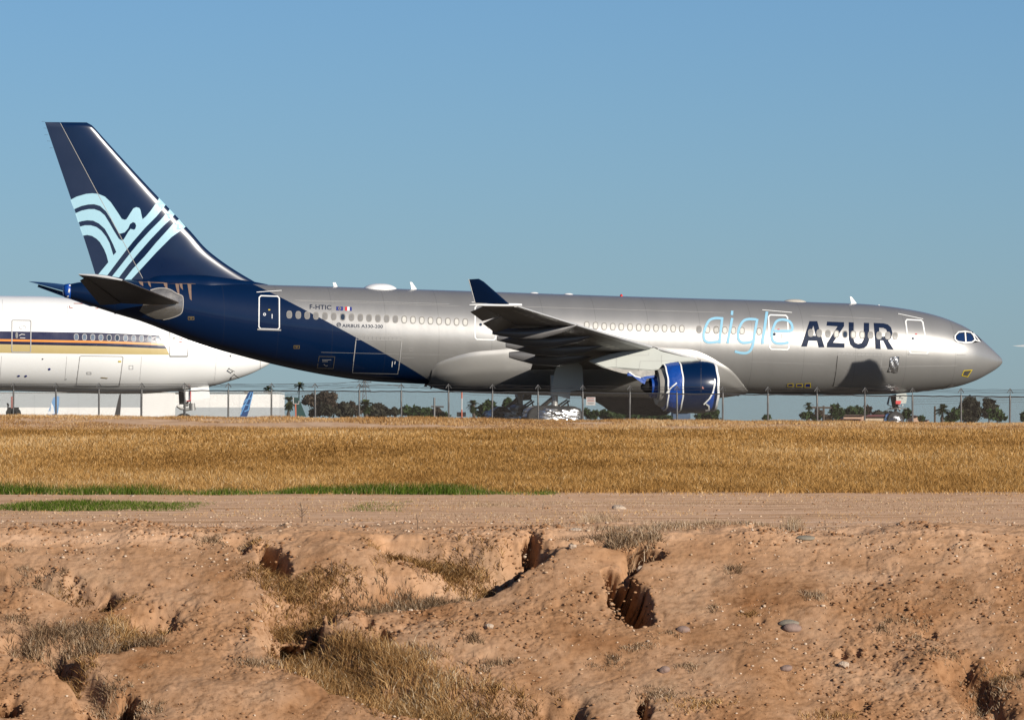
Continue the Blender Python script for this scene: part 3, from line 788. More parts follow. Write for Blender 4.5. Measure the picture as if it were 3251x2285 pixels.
# ------------------------------------------------------------------ stones
def rock_mesh(seed, sub=1):
    bm = bmesh.new(); bmesh.ops.create_icosphere(bm, subdivisions=sub, radius=1)
    r = random.Random(seed)
    dirs = [Vector((r.gauss(0, 1), r.gauss(0, 1), r.gauss(0, 1))).normalized() for _ in range(7)]
    cuts = [r.uniform(0.55, 0.9) for _ in dirs]
    for v in bm.verts:
        for d, c in zip(dirs, cuts):
            k = v.co.dot(d)
            if k > c: v.co -= d * (k - c)
    V = np.array([v.co[:] for v in bm.verts]); T = np.array([[v.index for v in f.verts] for f in bm.faces])
    bm.free(); return V, T
M['stone'] = blade_mat('pale_stone', [(0.0, (0.22, 0.105, 0.05)), (0.35, (0.40, 0.22, 0.115)), (0.6, (0.54, 0.38, 0.25)), (1.0, (0.74, 0.60, 0.47))], 0)
def gravel():
    protos = [rock_mesh(i) for i in range(6)]
    VV = []; TT = []; AA = []; base = 0
    def scatter(x, y, s, rnd):
        nonlocal base
        z = bank_z(x, y)
        for pi in range(6):
            idx = np.arange(len(x))[pi::6]
            V, T = protos[pi]
            a = RNG.uniform(0, 6.28, len(idx)); c, sn = np.cos(a), np.sin(a)
            sc = np.stack([s[idx] * RNG.uniform(.7, 1.3, len(idx)), s[idx] * RNG.uniform(.6, 1.1, len(idx)), s[idx] * RNG.uniform(.35, .75, len(idx))], -1)
            P = V[None] * sc[:, None, :]
            Q = np.stack([P[..., 0] * c[:, None] - P[..., 1] * sn[:, None], P[..., 0] * sn[:, None] + P[..., 1] * c[:, None], P[..., 2]], -1)
            Q += np.stack([x[idx], y[idx], z[idx] + s[idx] * 0.15], -1)[:, None, :]
            k = len(V); VV.append(Q.reshape(-1, 3)); TT.append((T[None] + (np.arange(len(idx)) * k)[:, None, None]).reshape(-1, 3) + base)
            AA.append(np.repeat(rnd[idx], k)); base += len(idx) * k
    n = 46000
    y = RNG.uniform(76.6, 86.5, n); x = RNG.uniform(-9.2, 9.2, n)
    d = fbm(x * 1.3 + 9, y * 1.3, 3)
    d2 = fbm(x * 4 + 9, y * 4, 3); k = RNG.random(n) < np.clip(0.28 + 1.5 * d + 1.1 * d2, 0.04, 1); x, y = x[k], y[k]
    scatter(x, y, 0.004 + 0.030 * RNG.random(len(x))**5, np.clip(RNG.normal(0.55, 0.26, len(x)), 0, 1))
    n = 9000
    x, y = by_row(n, 86, 129); k = RNG.random(n) < np.clip(0.35 + fbm(x * 0.2, y * 0.6 + 3, 3) + (y < 91) * 0.8, 0.05, 1); x, y = x[k], y[k]; n = len(x)
    scatter(x, y, 0.007 + 0.028 * RNG.random(n)**4, np.clip(RNG.normal(0.46, 0.2, n), 0, 1))
    # crumbs of the same earth, thick where the crust has broken
    n = 60000
    y = RNG.uniform(76.6, 85.2, n); x = RNG.uniform(-9.2, 9.2, n)
    rough = fbm(x * 0.9 + 70, y * 0.9 + 11, 3) * 2.2 + fbm(x * 3 + 1, y * 3, 3) * 1.3
    k = RNG.random(n) < np.clip(0.22 + rough, 0.03, 1); x, y = x[k], y[k]
    scatter(x, y, 0.006 + 0.036 * RNG.random(len(x))**4, np.clip(RNG.normal(0.22, 0.12, len(x)), 0, 1))
    # clods along the pit and gully rims
    XS = []; YS = []
    for cx, cy, rx, ry, h, kk in _pits:
        q = 22; a = RNG.uniform(0, 6.28, q); r = RNG.uniform(1.15, 1.8, q)
        XS.append(cx + rx * r * np.cos(a)); YS.append(cy + ry * r * np.sin(a))
    x, y = np.concatenate(XS), np.concatenate(YS)
    scatter(x, y, RNG.uniform(0.008, 0.034, len(x)), np.clip(RNG.normal(0.24, 0.1, len(x)), 0, 1))
    o = mk_np('gravel', np.concatenate(VV), np.concatenate(TT), M['stone'], attr=np.concatenate(AA))
    tag(o, 'small pale stones and crumbs of earth strewn over the bank', kind='stuff')
gravel()

M['rock_pale'] = paint('pale_limestone', (0.52, 0.40, 0.30), 0.9, var=0.2, scale=8, bump=0.6, bscale=30)
M['rock_dark'] = paint('purple_grey_river_stone', (0.27, 0.18, 0.145), 0.85, var=0.3, scale=9, bump=0.2, bscale=20)
M['rock_green'] = paint('green_grey_stone', (0.24, 0.205, 0.155), 0.85, var=0.3, scale=9, bump=0.2, bscale=20)
M['clod'] = paint('orange_earth_clod', (0.40, 0.21, 0.10), 0.95, var=0.2, scale=9, bump=0.8, bscale=30)
def stone(px, py, wpx, hpx, mat, label, seed, flat=0.6, round_=False):
    x, y = gd(px, py); x, y = float(x), float(y)
    w = wpx * y / F / 0.70624 / 2; h = hpx * y / F / 0.70624 / 2
    bm = bmesh.new(); bmesh.ops.create_icosphere(bm, subdivisions=3, radius=1)
    r = random.Random(seed)
    dirs = [Vector((r.gauss(0, 1), r.gauss(0, 1), r.gauss(0, 1))).normalized() for _ in range(10)]
    lo, hi = (0.80, 0.97) if round_ else (0.6, 0.88)
    cuts = [r.uniform(lo, hi) for _ in dirs]
    for v in bm.verts:
        for d, c in zip(dirs, cuts):
            k = v.co.dot(d)
            if k > c: v.co -= d * (k - c)
        v.co.x *= w; v.co.y *= (w + h) * 0.45; v.co.z *= h
    me = bpy.data.meshes.new('stone'); bm.to_mesh(me); bm.free()
    me.polygons.foreach_set('use_smooth', [True] * len(me.polygons))
    if not round_: me.set_sharp_from_angle(angle=math.radians(20))
    me.materials.append(mat)
    o = bpy.data.objects.new('stone', me); COL.objects.link(o)
    o.location = (x, y, float(bank_z(np.array([x]), np.array([y]))[0]) + h * 0.25)
    o.rotation_euler = (0.3, r.uniform(-.2, .2), 0)
    tag(o, label, 'stone', 'larger stones lying on the dirt bank')
stone(1098, 1271, 26, 20, M['rock_pale'], 'pale angular stone beside the dark hollow left of the mound', 1)
stone(1142, 1248, 44, 38, M['clod'], 'large orange earth clod standing at the mouth of the dark cleft', 2)
stone(1284, 1255, 22, 18, M['rock_pale'], 'pale stone sitting on the flank of the round mound', 3)
stone(1097, 1419, 22, 15, M['rock_pale'], 'white angular stone alone in the middle of the bare bank', 4)
stone(1128, 1300, 18, 14, M['rock_pale'], 'pale block below the angular stone and the dark hollow', 5)
stone(1776, 1404, 44, 24, M['rock_dark'], 'purple grey rounded stone in front of a flat green one', 6, round_=True)
stone(1768, 1393, 50, 16, M['rock_green'], 'flat green grey stone lying behind the purple rounded one', 7, round_=True)
stone(1532, 1412, 32, 18, M['rock_dark'], 'dark purple stone right of the deep black hole', 8, round_=True)
stone(1489, 1508, 28, 18, M['rock_dark'], 'rounded grey brown stone low on the bank with a black shadow', 9, round_=True)
stone(1762, 1506, 32, 16, M['rock_dark'], 'half buried grey stone at the lower middle right of the bank', 10, round_=True)
stone(1436, 1269, 20, 16, M['rock_pale'], 'cream stone on the right rim of the long black cleft', 11)
stone(1892, 1487, 32, 20, M['rock_pale'], 'flat whitish slab on the right part of the bank', 12)
stone(1805, 1199, 46, 10, M['rock_green'], 'long low grey stone near the top edge of the bank', 13, round_=True)
stone(1388, 1142, 34, 15, M['rock_pale'], 'pale smooth boulder on the far side of the dirt track', 14, round_=True)
stone(1290, 1190, 30, 10, M['rock_pale'], 'flat cream stone at the edge of the track above the mound', 15)
stone(638, 1258, 28, 14, M['rock_pale'], 'pale stone roofing the small dark cave on the left', 16)
stone(296, 1112, 12, 6, M['rock_pale'], 'tiny white stone at the foot of the left green grass strip', 17)

def twig(px, py, hpx, mat, label, seed, n=9, spread=0.5):
    x, y = gd(px, py); x, y = float(x), float(y); r = random.Random(seed)
    s = hpx * y / F / 0.70624
    mb = MB()
    z0 = float(bank_z(np.array([x]), np.array([y]))[0])
    top = Vector((r.uniform(-.1, .1) * s, 0, s))
    mb.tube([(0, 0, -0.02), top * 0.5 + Vector((0.04 * s, 0, 0)), top], [0.035 * s, 0.025 * s, 0.008 * s], 5)
    for k in range(n):
        t = r.uniform(0.25, 0.9); a = r.uniform(0, 6.28); l = s * r.uniform(0.2, 0.45) * (1.2 - t)
        p = top * t; q = p + Vector((math.cos(a) * l * spread * 2, math.sin(a) * l * spread * 2, l))
        mb.tube([p, (p + q) / 2 + Vector((0, 0, -0.1 * l)), q], [0.016 * s, 0.012 * s, 0.004 * s], 4)
    o = mb.build('dead_weed', mat); o.location = (x, y, z0)
    tag(o, label, 'weed', 'dead weed stalks standing beside the track')
M['stalk'] = paint('dead_stalk_brown', (0.13, 0.085, 0.055), 0.9)
twig(677, 1172, 46, M['stalk'], 'thin forked dead weed stalk left of the middle by the track', 1)
twig(1216, 1142, 22, M['stalk'], 'short stout dark stub standing in the middle of the track', 2, 2)
twig(936, 1180, 34, M['stalk'], 'dark seed-headed dead stalk at the near edge of the track', 3, 4, 0.2)
twig(744, 1292, 46, M['stalk'], 'single upright pale stem rising from the grass hollow', 4, 2, 0.1)

# ================================================================== SILVER AND NAVY AIRLINER
ZG = 2.2
FR = Frame(1699, 390.0, math.radians(11), ZG)
jet = empty('airliner', FR.loc(), FR.psi, 'stored silver twin-engine airliner with navy tail and pale blue eagle on its fin', 'airliner')
TOP = [(205, 905), (219, 902), (272, 893), (330, 889), (394, 887), (491, 885), (603, 890), (700, 896), (805, 901), (845, 904), (1000, 908), (1148, 913), (1320, 918.5), (1497, 924), (1700, 931), (1968, 940), (2200, 947), (2380, 952), (2475, 955), (2589, 959.5), (2700, 963), (2749, 965.5), (2841, 975.5), (2932, 991.5), (2980, 1004), (3024, 1020), (3070, 1042), (3111, 1074), (3138, 1098), (3166, 1124), (3182, 1147)]
BOT = [(205, 942), (219, 946), (306, 976), (376, 998.5), (446, 1019), (533, 1052.5), (637, 1092.6), (777, 1133), (863, 1155), (957, 1176), (1061, 1195), (1166, 1209), (1288, 1216.5), (1389, 1221), (1500, 1226), (1700, 1233), (2000, 1241), (2298, 1248), (2520, 1251.5), (2658, 1252.5), (2795, 1252), (2887, 1246.5), (2932, 1242), (3024, 1230), (3093, 1209), (3138, 1186), (3170, 1165), (3182, 1147)]
body = Body(FR, TOP, BOT, lambda x: np.interp(x, [-30, -22, -12, -4, 20, 28.9], [0.80, 0.84, 0.93, 1.0, 1.0, 1.06]))
S = body.solve
ln = [S(px, py, 0) for px, py in ((828, 906), (887, 941), (1009, 1014), (1129, 1080), (1270, 1152), (1370, 1199))]
q_, p_ = np.polyfit([v.z for v in ln], [v.x for v in ln], 1)
M['fuselage'] = fuselage_mat((1, 0, -float(q_)), float(p_))
fus = body.mesh('fuselage', M['fuselage'], jet)

# tail cone end and its plastic cover
mb = MB()
for k, (x, g) in enumerate(((body.x0 + 0.35, 1.04), (body.x0 - 0.02, 1.06))):
    pass
xr = [body.x0 + 0.32, body.x0 + 0.16, body.x0, body.x0 - 0.08]
v, f = loft([[body.at(max(x, body.x0 + 1e-3), 2 * math.pi * k / 28, 0.02 + 0.03 * math.sin(k * 2.2 + i) ** 2 - (0.12 if i == 3 else 0)) + Vector((min(0, x - body.x0), 0, 0)) for k in range(28)] for i, x in enumerate(xr)])
mk('tail_cone_cover', v, f, M['tarp'], jet, True)
strokes('sealing_tape', [([(222, 906), (219, 925), (214, 944)], False)], 5, S, M['tape'], jet, off=0.05)

# ---- fin and rudder
fz = lambda px, py: FR.A(px, py, 0)
LEp = [fz(*p) for p in cA([(605, 136), (640, 150), (665, 172), (740, 255), (950, 485), (1150, 700), (1350, 910), (1500, 1070), (1620, 1205), (1750, 1310), (1900, 1410), (2080, 1515)])]
TEp = [fz(*p) for p in cA([(248, 126), (680, 1430), (700, 1500)])]
HGp = [fz(*p) for p in cA([(380, 132), (1085, 1465), (1110, 1515)])]
fLE = pchip([p[2] for p in LEp], [p[0] for p in LEp]); fTE = pchip([p[2] for p in TEp], [p[0] for p in TEp]); fHG = pchip([p[2] for p in HGp], [p[0] for p in HGp])
ztop = fz(250, 389)[2]; zbot = LEp[-1][2]
def naca(c): return 5 * (0.2969 * math.sqrt(max(c, 0)) - 0.1260 * c - 0.3516 * c * c + 0.2843 * c**3 - 0.1036 * c**4)
def fin_half(x, z):
    le, te = float(fLE(z)), float(fTE(z)); ch = le - te
    c = min(1, max(0, (le - x) / ch))
    tk = np.interp(z, [zbot, zbot + 1.5, ztop], [0.085, 0.095, 0.10])
    return 0.012 + min(ch, 6.6) * float(tk) * naca(c)
def fin_part(name, c0f, c1f, mat, nz=60, nc=40, z0=None):
    rings = []
    for z in np.linspace(z0 or zbot, ztop, nz):
        le, te = c0f(z), c1f(z)
        xs = le + (te - le) * (np.linspace(0, 1, nc)**2.3)
        g = 1.0 if z < ztop - 0.12 else max(0.1, math.sqrt(max(0, (ztop - z) / 0.12)))
        rings.append([(x, -fin_half(x, z) * g, z) for x in xs] + [(x, fin_half(x, z) * g, z) for x in xs[::-1]])
    v, f = loft(rings); return mk(name, v, f, mat, jet, True, 40)
fin = fin_part('fin', lambda z: float(fLE(z)), lambda z: float(fHG(z)), M['navy'])
rudder = fin_part('rudder', lambda z: float(fHG(z)) - 0.03, lambda z: float(fTE(z)), M['navy_rudder'])
# fairing along the root of the fin
rings = []
for t in np.linspace(0, 1, 26):
    px = 462 + t * (850 - 462); x, _, _ = fz(px, 900)
    zt = np.interp(px, [462, 500, 600, 660, 740, 800, 850], [fz(462, 884)[2], fz(500, 873)[2], fz(600, 870)[2], fz(660, 873)[2], fz(740, 884)[2], fz(800, 893)[2], fz(850, 903)[2]])
    w = np.interp(t, [0, 0.1, 0.5, 0.8, 1], [0.25, 0.62, 0.85, 0.6, 0.08]); c, rz, ry = body.ring(x); zb = c + rz - 0.9
    rings.append([(x, w * math.copysign(abs(math.sin(a))**0.8, math.sin(a)), zb + (zt - zb) * (max(0, math.cos(a))**0.6 if math.cos(a) > 0 else -0.1)) for a in np.linspace(0, 2 * math.pi, 25)[:-1]])
v, f = loft(rings); mk('fin_root_fairing', v, f, M['navy'], jet, True, 60)
def Sfin(px, py, off=0.012):
    ly = -0.3
    for _ in range(16):
        x, _y, z = FR.A(px, py, ly); x = min(x, float(fLE(z)) - 0.01); ly = 0.6 * ly - 0.4 * fin_half(x, z)
    le_ = float(fLE(z)); x = min(x, le_ - 0.01)
    return Vector((x, ly - off - (0.03 if le_ - x < 0.5 else 0), z))
EAGLE = [(467, 793), (520, 765), (600, 742), (655, 737), (705, 742), (760, 765), (810, 812), (850, 870), (880, 915), (905, 955), (930, 963), (945, 958), (960, 935), (985, 895), (1005, 865), (1030, 855), (1055, 862), (1065, 880), (1075, 930), (1082, 958), (1110, 935), (1150, 888), (1190, 832), (1226, 773),
         (1280, 835), (1245, 880), (1200, 935), (1100, 1035), (1000, 1150), (940, 1225), (860, 1330), (780, 1437), (705, 1428), (790, 1325), (775, 1265), (755, 1215), (720, 1155), (690, 1125), (650, 1100), (610, 1092), (572, 1098),
         (545, 1022), (590, 1010), (640, 1010), (690, 1025), (730, 1055), (770, 1105), (800, 1160), (833, 1265), (858, 1238), (830, 1170), (800, 1110), (760, 1040), (710, 995), (660, 970), (610, 967), (560, 975), (532, 985),
         (508, 908), (560, 885), (620, 872), (670, 872), (720, 890), (760, 925), (800, 990), (840, 1060), (880, 1125), (900, 1137), (920, 1132), (940, 1100), (960, 1065), (980, 1040), (1008, 1048), (1020, 1040), (1028, 1015), (1020, 990), (1000, 982), (975, 1000), (960, 1035), (930, 1070), (895, 1080), (878, 1078), (850, 1030), (810, 955), (770, 890), (720, 845), (670, 830), (620, 832), (560, 845), (497, 873)]
ST2 = [(1316, 872), (1270, 925), (1235, 965), (1140, 1060), (1040, 1170), (975, 1250), (905, 1340), (822, 1445), (880, 1455), (960, 1350), (1040, 1255), (1150, 1130), (1260, 1015), (1320, 960), (1357, 917)]
ST3 = [(1393, 957), (1340, 1000), (1300, 1045), (1200, 1155), (1100, 1275), (1000, 1380), (925, 1475), (980, 1478), (1085, 1365), (1200, 1240), (1330, 1110), (1400, 1060), (1450, 1022)]
decal('eagle_emblem', [cA(EAGLE)], Sfin, M['sky_blue'], jet, 10, 0.012)
decal('emblem_stripe', [cA(ST2)], Sfin, M['sky_blue'], jet, 10, 0.012)
decal('emblem_stripe', [cA(ST3)], Sfin, M['sky_blue'], jet, 10, 0.012)
strokes('hinge_seam', [(cA([(382, 140), (700, 740), (1083, 1460)]), False)], 1.6, Sfin, M['line'], jet, off=0.02)
# static discharge wicks on the rudder edge
for p in ((250, 126), (265, 182), (275, 238), (295, 292), (318, 350)):
    (px, py), = cA([p]); a = fz(px, py); mb = MB(); mb.tube([a, (a[0] - 0.2, 0, a[2] + 0.01)], 0.007, 5); mb.build('static_wick', M['dark_metal'], jet)

# ---- doors, windows, hatches, lettering
def window(px, py, kind, w=15, h=22):
    fr_ = decal('window', [oval(px, py, w + 3, h + 3)], S, M['win_frame_shade'], jet, 0, 0.008)
    g = M[{'l': 'pane_light', 'g': 'pane_grey', 'd': 'pane_dark'}[kind]]
    p = decal('pane', [oval(px, py + 0.3, w - 2.5, h - 3.5)], S, g, fr_, 0, 0.014)
    return fr_
xs = [340, 422, 503, 583, 665, 745, 827, 907, 988, 1067, 1148, 1227, 1307, 1387, 1467, 1547, 1627, 1705, 1785, 1864, 1943]
for i, x in enumerate(xs):
    (px, py), = cC([(x, 455 + (x - 340) * 70 / 1603)])
    window(px, py, 'l' if i > 12 else ('d' if i == 6 else 'g'))
for x, y, k in [(1115, 519, 'l'), (1190, 524, 'l'), (1264, 530, 'l'), (1338, 533, 'l'), (1411, 535, 'l'), (1486, 537, 'l'), (1561, 540, 'l'), (1635, 543, 'l'), (1709, 545, 'l'), (1782, 547, 'l'), (1856, 549, 'l'), (1930, 551, 'l'), (2078, 556, 'g'), (2150, 558, 'l'), (2225, 561, 'l')]:
    (px, py), = cD([(x, y)]); window(px, py, k)
for x, y, k in [(162, 322, 'l'), (221, 324, 'l'), (281, 326, 'l'), (340, 328, 'l'), (459, 332, 'l'), (817, 343, 'g'), (876, 344, 'g'), (936, 348, 'g'), (995, 350, 'l'), (1055, 352, 'd'), (1113, 354, 'l'), (1173, 356, 'l'), (1232, 358, 'g'), (1291, 360, 'g'), (1351, 361, 'g'), (1402, 364, 'g')]:
    (px, py), = cE([(x, y)]); window(px, py, k)

def door(quad, mat_tape, inner, wt=5.0, sill=True, name='door', top_line=True):
    """white taped door outline with a little window, handle and lower sill"""
    a, b, c, d = quad     # tl, tr, br, bl
    def lerp(p, q, t): return (p[0] + (q[0] - p[0]) * t, p[1] + (q[1] - p[1]) * t)
    r = 0.09
    loop = [lerp(a, b, r), lerp(a, b, 1 - r), lerp(b, c, r * .6), lerp(b, c, 1 - r * .6), lerp(c, d, r), lerp(c, d, 1 - r), lerp(d, a, r * .6), lerp(d, a, 1 - r * .6)]
    o = strokes(name, [(loop, True)], wt, S, mat_tape, jet, off=0.012)
    m = lerp(lerp(a, b, 0.27), lerp(d, c, 0.27), 0.56)
    decal('door_window', [oval(m[0], m[1], 9, 9, p=2)], S, M['pane_dark'] if inner != 'n' else M['white_paint'], o, 0, 0.014)
    if inner == 'n': decal('door_window_glass', [oval(m[0], m[1], 5, 5, p=2)], S, M['pane_dark'], o, 0, 0.02)
    h = lerp(lerp(a, b, 0.64), lerp(d, c, 0.64), 0.62)
    strokes('handle', [([(h[0], h[1] - 8), (h[0], h[1] + 6)], False)], 2.2, S, M['line'] if inner != 'n' else M['tape'], o, off=0.02)
    l = lerp(lerp(a, b, 0.5), lerp(d, c, 0.5), 0.42)
    decal('door_label', [[(l[0] - 3, l[1] - 2), (l[0] + 3, l[1] - 2), (l[0] + 3, l[1] + 1.5), (l[0] - 3, l[1] + 1.5)]], S, M['flag_red'] if inner != 'n' else M['yellow'], o, 0, 0.014)
    if sill:
        strokes('door_sill', [([(d[0] - 5, d[1] + 2), (c[0] + 5, c[1] + 2)], False)], 4.5, S, M['line'], o, off=0.03)
    return o
door(cC([(66, 284), (249, 290), (250, 590), (63, 583)]), M['tape'], 'n', 3.6)
door(cD([(158, 352), (330, 352), (335, 645), (157, 640)]), M['tape'], 's', 4.0, sill=False)
door(cE([(524, 218), (655, 222), (666, 458), (532, 455)]), M['tape'], 's', 4.2, sill=False)
door(cE([(1474, 250), (1592, 256), (1632, 488), (1504, 484)]), M['tape'], 's', 4.2)
for l_ in (cC([(42, 254), (270, 239)]), cE([(480, 185), (686, 203)]), cE([(1422, 211), (1596, 248)]), cD([(128, 325), (205, 327)])): strokes('rain_gutter', [(l_, False)], 2.0, S, M['tape'], jet, off=0.03)
for l_ in (cC([(390, 325), (1100, 338), (1800, 360)]), cD([(540, 360), (1400, 386), (2296, 412)]), cE([(820, 222), (1310, 246)]), cE([(1250, 578), (1830, 568)])): strokes('lap_joint', [(l_, False)], 1.0, S, M['line'], jet, off=0.008)
for l_ in ([(1020, 1118), (1440, 1128)], [(2380, 1148), (2620, 1156)], [(950, 955), (1460, 972)]): strokes('lap_joint', [(l_, False)], 0.7, S, M['line'], jet, off=0.006)
# cargo doors with hinge strip
def cargo(tl, tr, br, bl, htl, htr, name='cargo_door'):
    o = strokes(name, [([tl, tr, br, bl], True)], 1.6, S, M['line'], jet, off=0.012)
    strokes('hinge_strip', [([htl, htr, (tr[0], tr[1]), (tl[0], tl[1])], True)], 1.3, S, M['line'], o, off=0.014)
    ticks = []
    for k in range(1, 11):
        t = k / 11
        a = (htl[0] + (htr[0] - htl[0]) * t, htl[1] + (htr[1] - htl[1]) * t + 2); ticks.append(([a, (a[0], a[1] + 9)], False))
    strokes('hinge', ticks, 1.4, S, M['line'], o, 0, off=0.018)
    return o
cd = cargo(*cC([(948, 682), (1365, 690), (1328, 995), (915, 985)]), *cC([(952, 645), (1362, 658)]))
strokes('latch', [(cC([(1280, 880), (1275, 930)]), False), (cC([(1305, 880), (1300, 905)]), False)], 2.2, S, M['tape'], cd, 0)
strokes('door_edge_tape', [(cC([(946, 700), (935, 800), (925, 880)]), False), (cC([(1363, 695), (1350, 850), (1335, 960)]), False)], 2.6, S, M['line'], cd, off=0.02)
cd2 = cargo(*cE([(1006, 492), (1310, 498), (1290, 716), (974, 708)]), *cE([(1010, 473), (1308, 482)]))
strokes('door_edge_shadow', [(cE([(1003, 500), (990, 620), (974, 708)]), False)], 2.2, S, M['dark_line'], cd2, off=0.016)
hb = strokes('bulk_cargo_door', [(cC([(612, 835), (755, 838), (740, 945), (595, 940)]), True)], 2.0, S, M['bare'], jet, off=0.012)
strokes('stencil', [(cC([(640, 866), (722, 866)]), False), (cC([(640, 880), (690, 880)]), False), (cC([(655, 905), (670, 920), (690, 918)]), False)], 1.4, S, M['line'], hb, 0, off=0.016)
for cp, pts in ((cC, [(382, 737), (432, 737), (432, 762), (382, 762)]), (cB, [(1485, 475), (1537, 475), (1537, 500), (1485, 500)])):
    o = strokes('access_panel', [(cp(pts), True)], 1.2, S, M['ochre'], jet, off=0.012)
    (ax, ay), (bx, by) = cp(pts)[0], cp(pts)[2]
    strokes('stencil', [([(ax + 4, (ay + by) / 2 - 1.5), (bx - 4, (ay + by) / 2 - 1.5)], False), ([(ax + 7, (ay + by) / 2 + 1.5), (bx - 7, (ay + by) / 2 + 1.5)], False)], 1.3, S, M['ochre'], o, 0, off=0.014)
strokes('access_panel', [(cC([(1430, 762), (1462, 762), (1462, 785), (1430, 785)]), True), (cC([(1368, 850), (1472, 848)]), False)], 0.9, S, M['line'], jet, 0)
for cx, cy, w, h in ((676, 702, 34, 20), (738, 703, 38, 20), (796, 704, 36, 28)):
    (px, py), = cE([(cx, cy)]); w, h = w / 2.1846, h / 2.1846
    o = strokes('taped_vent', [([(px - w / 2, py - h / 2 + 1), (px + w / 2, py - h / 2), (px + w / 2 + 1, py + h / 2), (px - w / 2 - 1, py + h / 2)], True)], 2.3, S, M['yellow'], jet, off=0.02)
    decal('vent_cover', [[(px - w / 2, py - h / 2), (px + w / 2, py - h / 2), (px + w / 2, py + h / 2), (px - w / 2, py + h / 2)]], S, M['flag_blue'], o, 0, 0.014)
o = strokes('taped_vent', [(cE([(1880, 603), (1935, 598), (1905, 645), (1866, 636)]), True)], 2.6, S, M['yellow'], jet, off=0.02)
decal('vent_cover', [cE([(1882, 606), (1928, 602), (1903, 640), (1870, 632)])], S, M['foil'], o, 0, 0.014)
# foil sheet taped over the static plate behind the nose
def foil_sheet(name, pts, off=0.05):
    me = fill_loops([pts]); o = lay(name, me, lambda x, y, f_: S(x, y, off + 0.025 * math.sin(x * 0.55 + y * .2) * math.sin(y * 0.35 + x * .2)), M['foil'], jet, 3.0)
    return o
foil_sheet('foil_cover', cE([(1370, 508), (1430, 505), (1425, 560), (1418, 616), (1352, 608), (1366, 560)]))
foil_sheet('foil_cover', cE([(1755, 720), (1795, 692), (1830, 690), (1810, 708), (1770, 724)]), 0.04)
foil_sheet('foil_cover', cE([(1366, 732), (1395, 727), (1398, 736), (1372, 740)]), 0.03)
text_on('stencil', 'WARNING', *cE([(1830, 500)])[0], cE([(1892, 500)])[0][0], 5, 0, S, M['line'], jet)
text_on('registration', 'F-HTIC', *cC([(526, 405)])[0], cC([(722, 412)])[0][0], 14.5, 2.4, S, M['navy_letter'], jet, 0.012)
text_on('type_lettering', 'AIRBUS A330-200', *cC([(822, 570)])[0], cC([(1192, 579)])[0][0], 10.5, 3.0, S, M['navy_letter'], jet, 0.012)
(px, py), = cC([(791, 547)])
o = decal('maker_roundel', [oval(px, py, 14, 14, 20, 2), oval(px, py, 10, 10, 20, 2)], S, M['navy_letter'], jet, 0, 0.01)
strokes('roundel_swoosh', [([(px - 4, py - 1), (px, py - 2.5), (px + 4, py - 1)], False), ([(px - 4, py + 2), (px + 3, py + 1)], False)], 1.6, S, M['navy_letter'], o, 0, off=0.012)
fl = cC([(768, 382), (830, 384), (829, 419), (767, 417)])
o = decal('european_flag', [fl], S, M['flag_blue'], jet, 0, 0.01)
cx, cy = (fl[0][0] + fl[2][0]) / 2, (fl[0][1] + fl[2][1]) / 2
decal('star_ring', [[(cx + 3.6 * math.cos(a) + 0.9 * math.cos(b), cy + 3.6 * math.sin(a) + 0.9 * math.sin(b)) for b in (0.3, 1.9, 3.4, 5)] for a in np.linspace(0, 6.283, 13)[:-1]], S, M['yellow'], o, 0, 0.016)
a_, b_, c_, d_ = cC([(848, 384), (910, 387), (910, 422), (847, 419)])
def band(t0, t1):
    L = lambda p, q, t: (p[0] + (q[0] - p[0]) * t, p[1] + (q[1] - p[1]) * t)
    return [L(a_, b_, t0), L(a_, b_, t1), L(d_, c_, t1), L(d_, c_, t0)]
o = decal('french_flag', [band(0, 1 / 3)], S, M['flag_red'], jet, 0, 0.01)
decal('flag_band', [band(1 / 3, 2 / 3)], S, M['white_paint'], o, 0, 0.01)
decal('flag_band', [band(2 / 3, 1)], S, M['flag_blue'], o, 0, 0.01)
# airline titles
def smooth(pts, n=5):
    P = [Vector((x, y)) for x, y in pts]; out = []
    for i in range(len(P) - 1):
        p0, p1, p2, p3 = P[max(0, i - 1)], P[i], P[i + 1], P[min(len(P) - 1, i + 2)]
        for k in range(n):
            t = k / n
            out.append(tuple(0.5 * ((2 * p1) + (p2 - p0) * t + (2 * p0 - 5 * p1 + 4 * p2 - p3) * t * t + (3 * p1 - p0 - 3 * p2 + p3) * t**3)))
    return out + [tuple(P[-1])]
T = [('letter_a', [smooth([(206, 243), (150, 242), (112, 258), (88, 300), (74, 350), (80, 392), (108, 408), (150, 406), (190, 400)]), [(203, 236), (183, 414)]]),
     ('letter_i', [[(272, 240), (240, 414)], [(272, 190), (269, 220)]]),
     ('letter_g', [smooth([(440, 250), (385, 248), (348, 262), (322, 305), (312, 352), (320, 392), (345, 410), (385, 408), (418, 400)]), smooth([(446, 246), (432, 320), (420, 400), (410, 440), (394, 468), (368, 481), (330, 480), (290, 470)])]),
     ('letter_l', [smooth([(513, 196), (495, 320), (482, 395), (484, 418)])]),
     ('letter_e', [smooth([(562, 330), (620, 330), (682, 326), (686, 290), (665, 262), (622, 251), (580, 263), (558, 305), (546, 350), (552, 392), (575, 412), (620, 415), (664, 408)])])]
for nm, ls in T:
    strokes(nm, [(cE(l), False) for l in ls], 7.8 if nm != 'letter_l' else 8.6, S, M['sky_blue_metal'], jet, 14, off=0.018)
